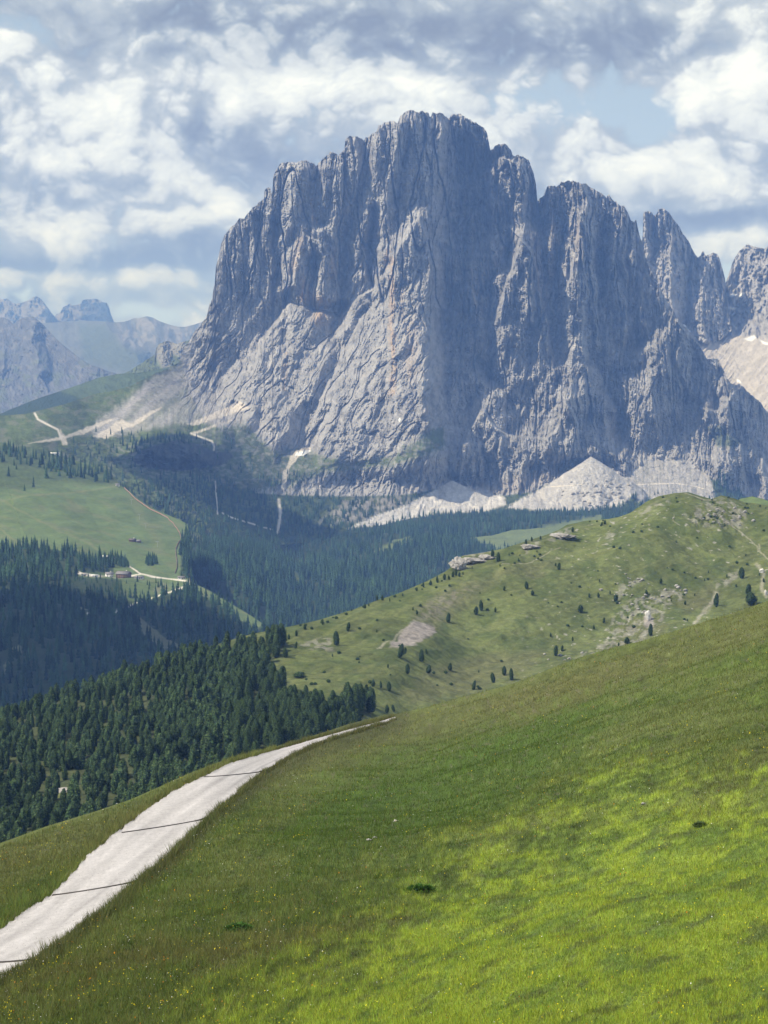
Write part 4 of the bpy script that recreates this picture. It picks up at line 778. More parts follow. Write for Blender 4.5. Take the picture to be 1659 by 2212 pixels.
lx = np.array([p[0] for p in ROAD_L], float); ly = np.array([p[1] for p in ROAD_L], float)
rx = np.array([p[0] for p in ROAD_R], float); ry = np.array([p[1] for p in ROAD_R], float)
def along(px, py, t):
    d = np.concatenate([[0], np.cumsum(np.hypot(np.diff(px), np.diff(py)))]); return np.interp(t * d[-1], d, px), np.interp(t * d[-1], d, py)
# pair both edges at equal steps of the road's run
k = np.linspace(0, 1, 700); ax_, ay_ = along(lx, ly, k); bx_, by_ = along(rx, ry, k)
c = np.linspace(-.06, 1.06, 23)[None]
jx = fbm(k * 70, 0 * k, 4, 401)[:, None] * .035 * np.clip(1 - 4 * c, 0, 1) + fbm(k * 70, 0 * k + 9, 4, 403)[:, None] * .035 * np.clip(4 * c - 3, 0, 1)
RX = ax_[:, None] * (1 - c - jx) + bx_[:, None] * (c + jx); RY = ay_[:, None] * (1 - c - jx) + by_[:, None] * (c + jx)
RP = at(NEAR, RX, RY); crown = .17 - .30 * np.clip(np.abs(c - .5) * 2 - .98, 0, 1) / .14
RP[..., 2] += crown
rn = fbm(RP[..., 0] / 1.2, RP[..., 1] / 1.2, 3, 405); trk = np.exp(-((np.abs(c - .5) - .2) / .07) ** 2)
rc = np.array((.50, .465, .43)) * (1 + .06 * rn - .17 * trk + .16 * fbm(c * 9 + 0 * k[:, None], k[:, None] * 8 + 0 * c, 4, 407))[..., None]
link('road', new_mesh('road', RP.reshape(-1, 3), grid_faces(*RX.shape), rc.reshape(-1, 3), True, MAT_GRAVEL), kind='structure')

def tube_box(pts, w, h, up=0.0):
    """a beam of w x h along pts; returns V, F (quads)"""
    P = np.array(pts, float); d = np.gradient(P, axis=0); d[:, 2] = 0; d /= np.linalg.norm(d, axis=1)[:, None]
    nrm = np.stack([-d[:, 1], d[:, 0], 0 * d[:, 0]], 1) * w / 2; zz = np.array([0, 0, 1.])
    V_ = np.stack([P - nrm + zz * up, P + nrm + zz * up, P + nrm + zz * (up + h), P - nrm + zz * (up + h)], 1)
    n = len(P); F_ = []
    for i in range(n - 1):
        a = i * 4; b_ = a + 4
        for q in range(4): F_.append((a + q, a + (q + 1) % 4, b_ + (q + 1) % 4, b_ + q))
    F_ += [(3, 2, 1, 0), ((n - 1) * 4, (n - 1) * 4 + 1, (n - 1) * 4 + 2, (n - 1) * 4 + 3)]
    return V_.reshape(-1, 3), np.array(F_)
def join(parts):
    Vs, Fs, o = [], [], 0
    for V_, F_ in parts: Vs.append(V_); Fs.append(np.asarray(F_) + o); o += len(V_)
    return np.concatenate(Vs), np.concatenate(Fs)
WB = [((-44,2084),(74,2076),'dark timber water bar across the gravel road at its lowest visible end'), ((113,1937),(290,1908),'dark timber water bar across the widest stretch of the gravel road, second from the bottom'),
      ((263,1801),(446,1771),'dark timber water bar across the middle of the gravel road, third from the bottom'), ((440,1680),(570,1668),'topmost dark timber water bar where the gravel road narrows below the forest')]
for (a, b_, lab) in WB:
    t = np.linspace(0, 1, 14); P = at(NEAR, a[0] + (b_[0] - a[0]) * t, a[1] + (b_[1] - a[1]) * t + 1.5 * np.sin(t * 3.1))
    P[:, 2] += .13; P[:, 2] = np.convolve(np.pad(P[:, 2], 1, 'edge'), [.25, .5, .25], 'valid')
    q = P.copy(); q[:, 1] += .15
    o0 = P.mean(0); Va, Fa = join([tube_box(P - o0, .07, .08), tube_box(q - o0, .07, .08), tube_box((P + q) / 2 - o0, .12, .02)])
    o = link('water_bar', new_mesh('water_bar', Va, Fa, None, False, MAT_TIMBER), loc=o0, label=lab, category='water bar', group='water bars across the gravel road')

# ================================================================== trees
def crown_pine(seed, nclump, hull=(12, 9), w=.40):
    """rounded columnar crown of a stone pine, height 1 with its lowest boughs at .06; triangles"""
    r = np.random.default_rng(seed); lean = r.normal(0, .015, 2)
    lob = r.uniform(0, 6.28, 3)
    def rad(h, a):
        prof = np.clip(1 - np.abs((h - .36) / .65) ** 1.9, 0, 1) ** .74 * (.80 + .20 * np.clip(h / .3, 0, 1))
        return w / 2 * prof * (1 + .13 * np.sin(2 * a + lob[0] + 5 * h) + .10 * np.sin(3 * a + lob[1] - 9 * h) + .08 * np.sin(5 * a + 17 * h + lob[2]))
    na, nh = hull; A_ = np.arange(na) / na * 2 * np.pi; Hh = np.linspace(.05, .985, nh)
    aa, hh = np.meshgrid(A_, Hh); rr = rad(hh, aa) * .84 * r.uniform(.86, 1.08, aa.shape)
    V_ = np.stack([rr * np.cos(aa) + lean[0] * hh * 3, rr * np.sin(aa) + lean[1] * hh * 3, hh], -1).reshape(-1, 3)
    F_ = []
    for j in range(nh - 1):
        for i in range(na):
            a, b_, c_, d = j * na + i, j * na + (i + 1) % na, (j + 1) * na + (i + 1) % na, (j + 1) * na + i
            F_ += [(a, b_, c_), (a, c_, d)]
    C_ = np.tile((.030, .052, .026), (len(V_), 1)) * r.uniform(.8, 1.2, (len(V_), 1))
    h = r.beta(1.15, .95, nclump) * .93 + .05; a = r.uniform(0, 2 * np.pi, nclump); q = rad(h, a) * r.uniform(.78, 1.07, nclump)
    cpos = np.stack([q * np.cos(a) + lean[0] * h * 3, q * np.sin(a) + lean[1] * h * 3, h + .0], -1)
    out = np.stack([np.cos(a), np.sin(a), r.uniform(.2, 1.3, nclump)], -1); out += r.normal(0, .45, out.shape); out /= np.linalg.norm(out, axis=1)[:, None]
    t1 = np.cross(out, r.normal(0, 1, out.shape)); t1 /= np.linalg.norm(t1, axis=1)[:, None]; t2 = np.cross(out, t1)
    s = r.uniform(.020, .040, nclump)[:, None] * (w / .4) ** .5 * (420 / max(nclump, 150)) ** .35
    tri = np.stack([cpos + t1 * s * 1.3, cpos - t1 * s * .7 + t2 * s, cpos - t1 * s * .7 - t2 * s], 1).reshape(-1, 3)
    n0 = len(V_); V_ = np.concatenate([V_, tri]); F_ = np.concatenate([np.array(F_), n0 + np.arange(nclump * 3).reshape(-1, 3)])
    cc = np.array((.056, .090, .036)) * r.uniform(.6, 1.5, (nclump, 1)) * np.array([1, 1, 1]); cc[:, 0] *= r.uniform(.9, 1.2, nclump)
    return V_, F_, np.concatenate([C_, np.repeat(cc, 3, 0)])
def crown_spruce(seed, tiers=5, sp=8, w=.30):
    r = np.random.default_rng(seed); Vs, Fs, Cs = [], [], []; o = 0
    for i in range(tiers):
        f = i / (tiers - 1); z0_ = .05 + .78 * f ** .95; z1_ = min(1.0, z0_ + .34 - .10 * f); R_ = w / 2 * (1 - f) ** .85 + .018
        a = np.arange(sp) / sp * 2 * np.pi + r.uniform(0, 1); rr = R_ * r.uniform(.62, 1.12, sp)
        ring = np.stack([rr * np.cos(a), rr * np.sin(a), z0_ + r.uniform(-.03, .03, sp)], -1)
        V_ = np.concatenate([[[0, 0, z1_]], ring]); F_ = [(0, 1 + q, 1 + (q + 1) % sp) for q in range(sp)]
        Vs.append(V_); Fs.append(np.array(F_) + o); o += len(V_); Cs.append(np.tile((.030, .056, .026), (len(V_), 1)) * r.uniform(.75, 1.25, (len(V_), 1)))
    return np.concatenate(Vs), np.concatenate(Fs), np.concatenate(Cs)
def cylinder(r0, r1, h, n=7, z0_=0.0):
    a = np.arange(n) / n * 2 * np.pi
    V_ = np.concatenate([np.stack([r0 * np.cos(a), r0 * np.sin(a), 0 * a + z0_], -1), np.stack([r1 * np.cos(a), r1 * np.sin(a), 0 * a + h], -1)])
    F_ = [(i, (i + 1) % n, n + (i + 1) % n, n + i) for i in range(n)]
    return V_, np.array(F_)
def mass(name, variants, P, h, w, mul, mat, **props):
    """many trees as one body: P (n,3) feet, h heights, w relative widths, mul brightness"""
    Vs, Fs, Cs, o = [], [], [], 0; n = len(P); vi = rng.integers(0, len(variants), n); rot = rng.uniform(0, 6.28, n)
    for q, (V_, F_, C_) in enumerate(variants):
        m = vi == q; k_ = m.sum()
        if not k_: continue
        cs, sn = np.cos(rot[m])[:, None], np.sin(rot[m])[:, None]; hh = h[m][:, None]; ww = (w[m] * h[m])[:, None]
        x = (V_[None, :, 0] * cs - V_[None, :, 1] * sn) * ww; y = (V_[None, :, 0] * sn + V_[None, :, 1] * cs) * ww; z = V_[None, :, 2] * hh
        A = np.stack([x + P[m, 0][:, None], y + P[m, 1][:, None], z + P[m, 2][:, None] - .3], -1)
        Vs.append(A.reshape(-1, 3)); Fs.append((F_[None] + (np.arange(k_) * len(V_))[:, None, None]).reshape(-1, 3) + o); o += k_ * len(V_)
        Cs.append((C_[None] * mul[m][:, None, None]).reshape(-1, 3))
    me = new_mesh(name, np.concatenate(Vs), np.concatenate(Fs), np.concatenate(Cs), False, mat)
    return link(name, me, kind='stuff', **props)
def scatter(s, maskf, dens, ymax=None):
    P = s.P; e1 = P[:-1, 1:] - P[:-1, :-1]; e2 = P[1:, :-1] - P[:-1, :-1]
    area = np.abs(e1[..., 0] * e2[..., 1] - e1[..., 1] * e2[..., 0])
    xc = (s.X[:-1, :-1] + s.X[:-1, 1:]) / 2; yc = (s.Y[:-1, :-1] + s.Y[1:, :-1]) / 2
    lam = area * dens * maskf(xc, yc)
    n = rng.poisson(np.clip(lam, 0, 50)); j, i = np.nonzero(n); rep = n[j, i]; j = np.repeat(j, rep); i = np.repeat(i, rep)
    u = rng.random(len(i))[:, None]; w_ = rng.random(len(i))[:, None]
    Q = (P[j, i] * (1 - u) + P[j, i + 1] * u) * (1 - w_) + (P[j + 1, i] * (1 - u) + P[j + 1, i + 1] * u) * w_
    return Q
SPR = [crown_spruce(i) for i in range(7)]
# forest across the valley floor and the foot of the wall
def fv(X, Y):
    n = fbm(X / 12, Y / 7, 3, 421)
    m = (1 - mask_any(X + 3 * n, Y + 2 * n, MEADOWS_V, 1.5)) * (X > 385) * (X < 1700)
    m = m * (1 - .9 * in_poly(X, Y, [(600,1135),(760,1135),(770,1155),(700,1175),(600,1168)], 4)) * (1 - .97 * mask_any(X, Y, [[(b[0], b[1] + 3) for b in SCREE_R[0]]], 3))
    return m * (.75 + .4 * n)
q1 = scatter(V, fv, .0085)
def fm(X, Y):
    n = fbm(X / 12, Y / 8, 3, 431)
    ff = (X > 440) * (X < 900) * sstep(CLIFF_BASE(X) + 2, CLIFF_BASE(X) + 6, Y) * sstep(-.25, .25, n - .3 * in_poly(X, Y, [(690,1130),(740,1080),(870,1070),(900,1085),(760,1130)], 12))
    left = in_poly(X + 6 * n, Y + 5 * n, [(200,1045),(300,1045),(400,1040),(470,1035),(560,1068),(600,1075),(600,1160),(480,1190),(380,1180),(250,1070)], 6) * sstep(-.25, .35, n)
    right = in_poly(X, Y, [(1370,1065),(1395,1060),(1460,1068),(1520,1070),(1540,1045),(1556,1018),(1575,1030),(1605,1075),(1640,1090),(1640,1140),(1200,1140),(1095,1107),(1290,1100)], 4)
    knob = in_poly(X, Y, KNOBS, 10) * sstep(.12, .4, fbm(X / 5, Y / 4, 3, 433)) * .28
    gl = in_poly(X, Y, [(560,1035),(640,1020),(700,1025),(640,1055),(600,1066)], 6) * .4 + in_poly(X, Y, [(265,960),(330,945),(400,950),(330,972),(285,985)], 5) * .35
    low1 = in_poly(X, Y, [(750,1150),(830,1128),(900,1112),(1000,1108),(1090,1104),(1100,1125),(760,1165)], 3) * sstep(1104, 1112, Y)
    sc = mask_any(X, Y, SCREE_R, 2); lines = np.minimum(dist_line(X, Y, LINES_M[2][0])[0], dist_line(X, Y, LINES_M[1][0])[0])
    kn = in_poly(X, Y, [(290,990),(340,962),(440,985),(480,1000),(400,1015),(310,1010)], 4)
    return np.clip(np.clip(ff + left + right, 0, 1) * (1 - .95 * sc) + knob + gl + low1 * (1 - .8 * sc), 0, 1) * (lines > 5) * (1 - .8 * kn)
q2 = scatter(M1, fm, .0085)
q3 = scatter(SKI, lambda X, Y: forest_c(X, Y) * (.7 + .5 * fbm(X / 12, Y / 8, 3, 441)), .0098)
print('spruces', len(q1), len(q2), len(q3))
for nm, q, h0, lab, grp in (('spruce_forest', q1, 22, 'dense dark blue-green spruce forest filling the valley between the farm hill and the grassy spur', None), ('spruce_forest', q2, 15, 'spruce wood and scattered trees on the benches at the foot of the rock wall', None), ('spruce_forest', q3, 19, 'dark spruce forest on the steep slopes around and below the farm', None)):
    hh = h0 * rng.uniform(.62, 1.25, len(q))
    vx, vy = to_view(q)
    if q is q1: hh = hh * (.6 + .4 * sstep(0, 60, vy - F_LINE(vx)))
    if q is q3: hh = np.where((vx > 150) & (vx < 350) & (vy > 1246) & (vy < 1290), hh * .45, hh)
    lump = 1 + .35 * fbm(q[:, 0] / 60, q[:, 1] / 60, 3, 451)
    mass(nm, SPR, q, hh, rng.uniform(.85, 1.35, len(q)), lump * rng.uniform(.6, 1.7, len(q)), MAT_NEEDLE, label=lab)

PINES = [crown_pine(20 + i, 1500, (16, 12), .35 + .02 * (i % 3)) for i in range(8)]
PINES_FAR = [crown_pine(60 + i, 300, (9, 7), .37) for i in range(6)]
pine_me = []
for i, (V_, F_, C_) in enumerate(PINES):
    tv, tf = cylinder(.022, .012, .6)
    pine_me.append((new_mesh('pine_crown', V_, F_, C_, False, MAT_NEEDLE), new_mesh('pine_trunk', tv - [0, 0, 0.05], tf, None, True, MAT_BARK)))
dwarf_me = []
for i in range(4):
    V_, F_, C_ = crown_pine(90 + i, 260, (10, 7), .95); V_ = V_ * [1, 1, .8] ; dwarf_me.append(new_mesh('dwarf_pine', V_, F_, C_ * 1.05, False, MAT_NEEDLE))
spruce_me = []
for i in range(4):
    V_, F_, C_ = crown_spruce(140 + i, 9, 11, .30)
    tv, tf = cylinder(.018, .006, .8); spruce_me.append((new_mesh('spruce_crown', V_, F_, C_ * 1.1, False, MAT_NEEDLE), new_mesh('spruce_trunk', tv - [0, 0, .03], tf, None, True, MAT_BARK)))
def tree(kind, P, h, wmul, lab, grp, i=None):
    src = pine_me if kind == 'stone_pine' else spruce_me; cm, tm = src[int(rng.integers(0, len(src))) if i is None else i]
    r_ = bpy.data.objects.new(kind, None); scene.collection.objects.link(r_); r_.location = P; r_.rotation_euler = (0, 0, rng.uniform(0, 6.28)); r_.scale = (h * wmul, h * wmul, h)
    r_['label'] = lab; r_['category'] = 'tree'; r_['group'] = grp
    link('crown', cm, r_); link('trunk', tm, r_); return r_
G1 = 'lone stone pines on the grassy spur'
LONE = [(727,1384,34,1.1,'largest lone stone pine on the grassy spur, beside the pale rocky hollow'), (751,1364,22,1,'stone pine just above and right of the largest lone pine on the spur'), (617,1416,26,1,'stone pine standing alone right of the forest edge, above the dark round shrub patch'),
 (638,1394,17,1,'slim stone pine left of the pale rocky hollow on the spur'), (863,1421,34,1,'tall stone pine directly below the grey scree patch'), (875,1409,16,1,'small stone pine pressed against the tall pine below the grey scree patch'),
 (910,1429,29,1.1,'broad stone pine right of the tall pine below the grey scree patch'), (922,1416,13,1,'small stone pine behind the broad pine right of the scree patch'), (880,1454,25,1.05,'stone pine below the broad pair under the grey scree patch'),
 (925,1458,20,1.4,'squat wide stone pine with a flat top on the lower spur'), (972,1448,18,1.2,'round stone pine right of the squat wide pine on the lower spur'), (806,1480,18,1.2,'first of three stone pines in a row above the road end'), (823,1484,17,.9,'middle of three stone pines in a row above the road end, smallest'),
 (841,1493,23,1,'third of three stone pines in a row above the road end, tallest'), (968,1342,22,1.1,'stone pine right of the brown bare ground in the middle of the spur'), (1028,1324,20,1.2,'left stone pine of the close pair in the middle of the spur'), (1040,1315,25,.9,'taller right stone pine of the close pair in the middle of the spur'),
 (1070,1319,12,1,'small stone pine just right of the close pair in the middle of the spur'), (1089,1274,11,1.2,'small round pine alone above the close pair on the spur'), (1089,1461,22,1.1,'stone pine left of two by the meadow edge on the lower spur'), (1105,1469,28,.9,'darker taller stone pine right of two by the meadow edge on the lower spur'),
 (1066,1475,24,1.1,'pale thin stone pine left of the pair by the meadow edge'), (1022,1486,22,1,'sparse pale pine at the meadow edge left of the others'), (836,1541,20,1,'dark stone pine standing close behind the end of the road'), (851,1535,17,1.2,'bushy pine right of the one behind the end of the road'),
 (1138,1272,19,1.1,'stone pine on the open middle slope of the spur left of the rocky streaks'), (1150,1287,12,1.5,'low bushy pine right below the stone pine on the open middle slope'), (1207,1233,17,1.1,'stone pine alone high on the spur below the crest rocks'), (1254,1320,18,1.5,'round bushy pine in the middle of the upper spur'),
 (1330,1301,18,1.3,'dark bushy pine at the foot of the diagonal rock streak'), (1396,1287,12,1.4,'small bushy pine right of the diagonal rock streak'), (1427,1263,13,1.3,'small round pine above the speckled rocky ground'), (1405,1381,28,.9,'stone pine standing in front of the bright white rock'),
 (1354,1393,15,2.0,'wide low pine bush on the meadow edge left of the white rock'), (1214,1397,14,1.1,'small pine above the pale tree at the meadow edge'), (1200,1413,25,.95,'pale sparse pine at the meadow edge in the middle of the spur'), (1304,1345,13,1,'small upright pine on the slope left of the white rock'),
 (1546,1310,30,.9,'sparse tall pine beside the grey gully on the spur'), (1602,1257,27,1.2,'dark stone pine at the head of the grey gully on the right'), (1616,1283,26,1.2,'dark stone pine above the broad clump at the right edge'), (1624,1306,30,1.9,'broad dark pine clump at the right edge above the meadow'),
 (1064,1201,20,1,'left stone pine standing on the cliff-edged rock outcrop'), (1076,1205,22,1.1,'right stone pine standing on the cliff-edged rock outcrop'), (1237,1152,13,.9,'small dark pine on the upper rock ribs of the spur crest'), (1149,1171,11,1,'small pine on the middle crest outcrop'), (1136,1181,14,1,'pine at the left end of the middle crest outcrop'), (1168,1168,9,1.2,'tiny pine at the right end of the middle crest outcrop'),
 (1306,1132,10,1.4,'bushy pine on the skyline above the pale diagonal track'), (1299,1136,9,1.4,'low pine just left of the bushy one above the pale diagonal track'), (720,1518,26,1.1,'stone pine left of the front copse, standing apart')]
used_things = 0
for (x, y, h, wm, lab) in LONE:
    P = at(SPUR, x, y); D_ = P[1]; tree('stone_pine', P, h * .95 * D_ / FPX, wm * 1.2, lab, G1); used_things += 1
MORE = [(659,1361,13),(640,1368,14),(624,1374,14),(613,1379,14),(892,1324,8),(901,1333,11),(814,1366,8),(718,1409,7),(838,1441,10),(788,1318,10),(842,1299,8),(797,1311,7),(814,1297,12),(826,1297,12),(697,1353,9),(760,1321,6),(985,1238,16),(978,1242,13),(992,1240,11),(970,1247,10),(1200,1222,8),(1273,1293,10),(1293,1294,12),(1295,1263,7),(1318,1287,9),(1237,1378,10),(1283,1358,10),(1190,1366,9),(1336,1397,8),(1480,1305,10),(1485,1345,7),(1566,1134,8),(1034,1452,6),(1202,1169,5),(1461,1167,6),(1611,1206,6),(1522,1256,6),(960,1250,14),(945,1257,15),(930,1263,12),(915,1268,11),(900,1276,9),(870,1286,7),
        (1450,1300,6),(1530,1240,6),(1570,1250,8),(1590,1270,7),(1500,1285,6),(1640,1250,8),(1650,1262,9),(1130,1186,9),(1100,1196,6),(1080,1218,6),(1120,1205,6),(1160,1195,5),(1000,1236,7),(1020,1225,6)]
for (x, y, h) in MORE:
    P = at(SPUR, x, y); tree('stone_pine', P, h * P[1] / FPX, rng.uniform(.95, 1.5), 'small stone pine scattered on the open grass of the spur, a few pixels tall', 'small scattered pines on the spur'); used_things += 1
# shrubs
for (x, y, w_, h, lab) in [(645,1454,30,14,'dark round flat-topped patch of dwarf pine on the grass right of the forest')]:
    P = at(SPUR, x, y); o = link('dwarf_pine', dwarf_me[0], loc=P, label=lab, category='shrub'); o.scale = (w_ * P[1] / FPX,) * 2 + (h * P[1] / FPX,)
shr = []
for k_ in range(170):
    x = rng.uniform(640, 1655); f_ = rng.random() ** 1.6; y = CREST_B(x) + 3 + f_ * (CREST_A(x) - CREST_B(x) - 8)
    if fbm(x / 60, y / 30, 2, 471) < -.05 and f_ > .12: continue
    shr.append((x, y))
for (x, y) in shr:
    P = at(SPUR, x, float(y)); s_ = rng.uniform(1.0, 2.2); o = link('dwarf_pine', dwarf_me[int(rng.integers(0, 4))], loc=P, label='tiny dwarf pine bush dotted over the grassy spur', category='shrub', group='dwarf pine bushes dotted over the spur')
    o.scale = (s_ * 1.1, s_ * 1.1, s_ * .9); o.rotation_euler = (0, 0, rng.uniform(0, 6))
# stone-pine forest: the nearest and tallest as trees, the rest as one wood
q = scatter(SPUR, lambda X, Y: forest_b(X, Y) * (Y < CREST_A(X) + 45) * np.clip(.8 + (.5 + .9 * (X > 560)) * fbm(X / 16, Y / 8, 2, 481), 0, 2) * (X > -480), .036)
vx, vy = to_view(q); right = sstep(300, 620, vx)
hh = (7.3 + 3.2 * right) * rng.uniform(.72, 1.22, len(q))
top_y = vy - hh / q[:, 1] * FPX
vis = (top_y < CREST_A(vx) - 4) & (vx > -8)
score = hh / q[:, 1] + 100 * vis + .004 * ((vx > 500) & vis)
order = np.argsort(-score); n_ind = 300 - used_things
print('pines', len(q), 'lone', used_things)
for i in order[:n_ind]:
    fr = vx[i] > 560
    tree('stone_pine', q[i], float(hh[i]), rng.uniform(.9, 1.2), 'stone pine in the front ranks of the copse just above the road' if fr else 'stone pine in the lower front ranks of the dense dark forest above the road', 'stone pines of the copse above the road' if fr else 'front stone pines of the forest above the road')
r_ = order[n_ind:]
mass('stone_pine_forest', PINES_FAR, q[r_], hh[r_], rng.uniform(.9, 1.25, len(r_)), rng.uniform(.75, 1.4, len(r_)) * (1 + .2 * fbm(q[r_, 0] / 40, q[r_, 1] / 40, 2, 483)), MAT_NEEDLE, label='dense dark stone pine forest covering the left end of the spur')

# spruces on the ski meadow and the far clearings
for x, y, h in [(250,1220,22),(254,1212,26),(258,1222,24),(262,1215,28),(266,1222,26),(270,1219,26),(274,1222,22),(249,1205,20),(261,1225,20),(268,1226,22),(277,1224,17)]:
    P = at(SKI, x, y); tree('spruce_tree', P, h * P[1] / FPX, 1.25, 'spruce in the left clump at the foot of the ski meadow, beside the small huts', 'left spruce clump on the ski meadow')
for x, y, h in [(317,1217,24),(321,1212,27),(325,1219,28),(330,1213,27),(334,1218,27),(338,1219,24),(328,1222,22),(320,1222,20)]:
    P = at(SKI, x, y); tree('spruce_tree', P, h * P[1] / FPX, 1.25, 'spruce in the isolated right clump casting a long shadow on the ski meadow', 'right spruce clump on the ski meadow')
for x, y, h, lab in [(348,1268,20,'pointed spruce alone on the grass below the farm road'), (342,1270,15,'shorter spruce beside the pointed one below the farm road'), (323,1268,12,'small spruce on the shrubby bank below the farm')]:
    P = at(SKI, x, y); tree('spruce_tree', P, h * P[1] / FPX, 1.2, lab, 'spruces below the farm road')
for x, y, h, lab in [(1090,1177,14,'lone spruce in the middle of the pale far clearing behind the spur crest'), (1058,1178,12,'lone spruce at the left end of the far clearing behind the spur crest'), (870,1182,13,'lone spruce in the valley clearing with the pale track'), (1036,1176,12,'spruce at the forest edge of the far clearing behind the spur crest'), (800,1194,11,'spruce at the left side of the valley clearing')]:
    P = at(V, x, y); tree('spruce_tree', P, h * P[1] / FPX, 1.2, lab, 'spruces in the valley clearings')

# ================================================================== rocks
import bmesh
def rock_mesh(name, seed, sub=3, rough=.28, mat=None):
    bm = bmesh.new(); bmesh.ops.create_icosphere(bm, subdivisions=sub, radius=1); V_ = np.array([v_.co[:] for v_ in bm.verts]); F_ = np.array([[v_.index for v_ in f.verts] for f in bm.faces]); bm.free()
    r = np.random.default_rng(seed)
    for _ in range(11):                                     # slice flat facets
        nrm = r.normal(0, 1, 3); nrm /= np.linalg.norm(nrm); d = r.uniform(.45, .85); t = V_ @ nrm - d; V_ = V_ - np.clip(t, 0, None)[:, None] * nrm
    V_ *= (1 + rough * .45 * fbm(V_[:, 0] * 2.2 + V_[:, 2], V_[:, 1] * 2.2 - V_[:, 2] * 1.7, 4, seed) + rough * .9 * (ridged(V_[:, 0] * 2.6 - V_[:, 1], V_[:, 2] * 4.5 + V_[:, 1], 4, seed + 3) - .62))[:, None]
    return new_mesh(name, V_, F_, None, False, mat)
ROCKS = [rock_mesh('rock', 500 + i, 5 if i < 3 else 3, .5, MAT_ROCKN) for i in range(6)]
ROCKSW = [rock_mesh('rock', 520 + i, 3, .5, MAT_ROCKW) for i in range(3)]
def rock(nm, s, x, y, w_, h, me, lab, cat, grp=None, depth=.8, dz=-.25):
    P = at(s, x, float(y)); k_ = P[1] / FPX; P = P + [0, 0, h * k_ * (.5 + dz)]
    o = link(nm, me, loc=P, label=lab, category=cat); o.scale = (w_ * k_ * .62, w_ * k_ * .62 * depth, h * k_ * .7); o.rotation_euler = (0, 0, rng.uniform(-.5, .5))
    if grp: o['group'] = grp
G2 = 'outcrops along the crest of the spur'
rock('rock_outcrop', SPUR, 993, 1221, 36, 25, ROCKS[0], 'blunt pale cliff end of the crest outcrop above the valley forest', 'rock outcrop', G2)
rock('rock_outcrop', SPUR, 1022, 1209, 48, 13, ROCKS[1], 'long pale rock shelf behind the blunt cliff end of the crest outcrop', 'rock outcrop', G2)
rock('rock_outcrop', SPUR, 1052, 1202, 34, 9, ROCKS[2], 'low rock at the right end of the crest shelf, under two dark pines', 'rock outcrop', G2)
rock('rock_outcrop', SPUR, 1146, 1187, 40, 11, ROCKS[1], 'craggy brownish outcrop on the crest with small pines on top', 'rock outcrop', G2)
rock('rock_outcrop', SPUR, 1215, 1165, 46, 10, ROCKS[2], 'upper ribbed outcrop on the spur crest above the pale track', 'rock outcrop', G2)
rock('rock_outcrop', SPUR, 1400, 1342, 14, 22, ROCKSW[0], 'bright white rock standing out of the brown slope behind a pine', 'rock outcrop')
rock('rock_outcrop', SPUR, 1645, 1243, 9, 12, ROCKSW[1], 'white rock at the right edge beside the dark pines', 'rock outcrop', 'white rocks at the right edge'); rock('rock_outcrop', SPUR, 1655, 1285, 9, 12, ROCKSW[2], 'lower white rock at the right edge just above the meadow', 'rock outcrop', 'white rocks at the right edge')
rock('rock_outcrop', SPUR, 146, 1712, 50, 11, ROCKS[0], 'pale rock showing in a gap of the dark forest on the left', 'rock outcrop')
for k_ in range(70):
    x, y = [(1545, 1110), (1500, 1118), (1590, 1112), (1350, 1320), (1410, 1290), (1460, 1275), (1340, 1282), (1380, 1262), (1230, 1425)][k_ % 9]; x += rng.normal(0, 24); y += rng.normal(0, 8)
    if y < CREST_B(x) + 3 or y > CREST_A(x) - 4: continue
    s_ = rng.uniform(3, 8); rock('boulder', SPUR, x, y, s_, s_ * .7, ROCKS[3 + k_ % 3], 'grey boulder among the broken rocks of the spur', 'boulder', 'boulders scattered on the rocky parts of the spur')
for x, y in [(1455,1118),(810,1824),(797,1832),(855,1770),(1390,1735)]:
    s = SPUR if y < 1200 else NEAR
    rock('boulder', s, x, y, 10 if s is NEAR else 4, 5, ROCKS[4], {1455: 'small white boulder beside the faint path near the spur summit', 810: 'pale stone in the dark grass right of the road, largest of the three', 797: 'small pale stone just left below the largest one in the dark grass', 855: 'pale stone in the upper part of the dark grass', 1390: 'pale stone at the edge of the bright lime grass'}[x], 'boulder')
for k_ in range(46):
    x = rng.normal(1290, 34); y = rng.normal(1066, 17); s_ = rng.uniform(3, 9)
    if in_poly(np.array([x]), np.array([y]), SCREE_R[1], 2)[0] < .5: continue
    rock('boulder', M1, x, y, s_, s_ * .8, ROCKS[3 + k_ % 3], 'large grey block lying on the boulder-covered right scree cone', 'boulder', 'blocks on the boulder-covered scree cone')

# ================================================================== buildings, lift, fence, posts
MAT_WALLW = plain_mat('white_plaster', (.72, .70, .66), .85, (2, .9, 1.05)); MAT_WOOD = plain_mat('brown_wood', (.16, .10, .065), .8, (2, .7, 1.2)); MAT_ROOF = plain_mat('grey_roof', (.22, .205, .20), .8, (1, .8, 1.1)); MAT_ROOFB = plain_mat('shingle_roof', (.13, .105, .09), .85, (1, .8, 1.1))
MAT_GLASS = plain_mat('window_glass', (.03, .035, .045), .15, spec=.6); MAT_METAL = plain_mat('galvanised', (.30, .31, .32), .5)
def box(x0_, y0_, z0_, x1_, y1_, z1_):
    V_ = np.array([(x0_,y0_,z0_),(x1_,y0_,z0_),(x1_,y1_,z0_),(x0_,y1_,z0_),(x0_,y0_,z1_),(x1_,y0_,z1_),(x1_,y1_,z1_),(x0_,y1_,z1_)], float)
    return V_, np.array([(0,3,2,1),(4,5,6,7),(0,1,5,4),(1,2,6,5),(2,3,7,6),(3,0,4,7)])
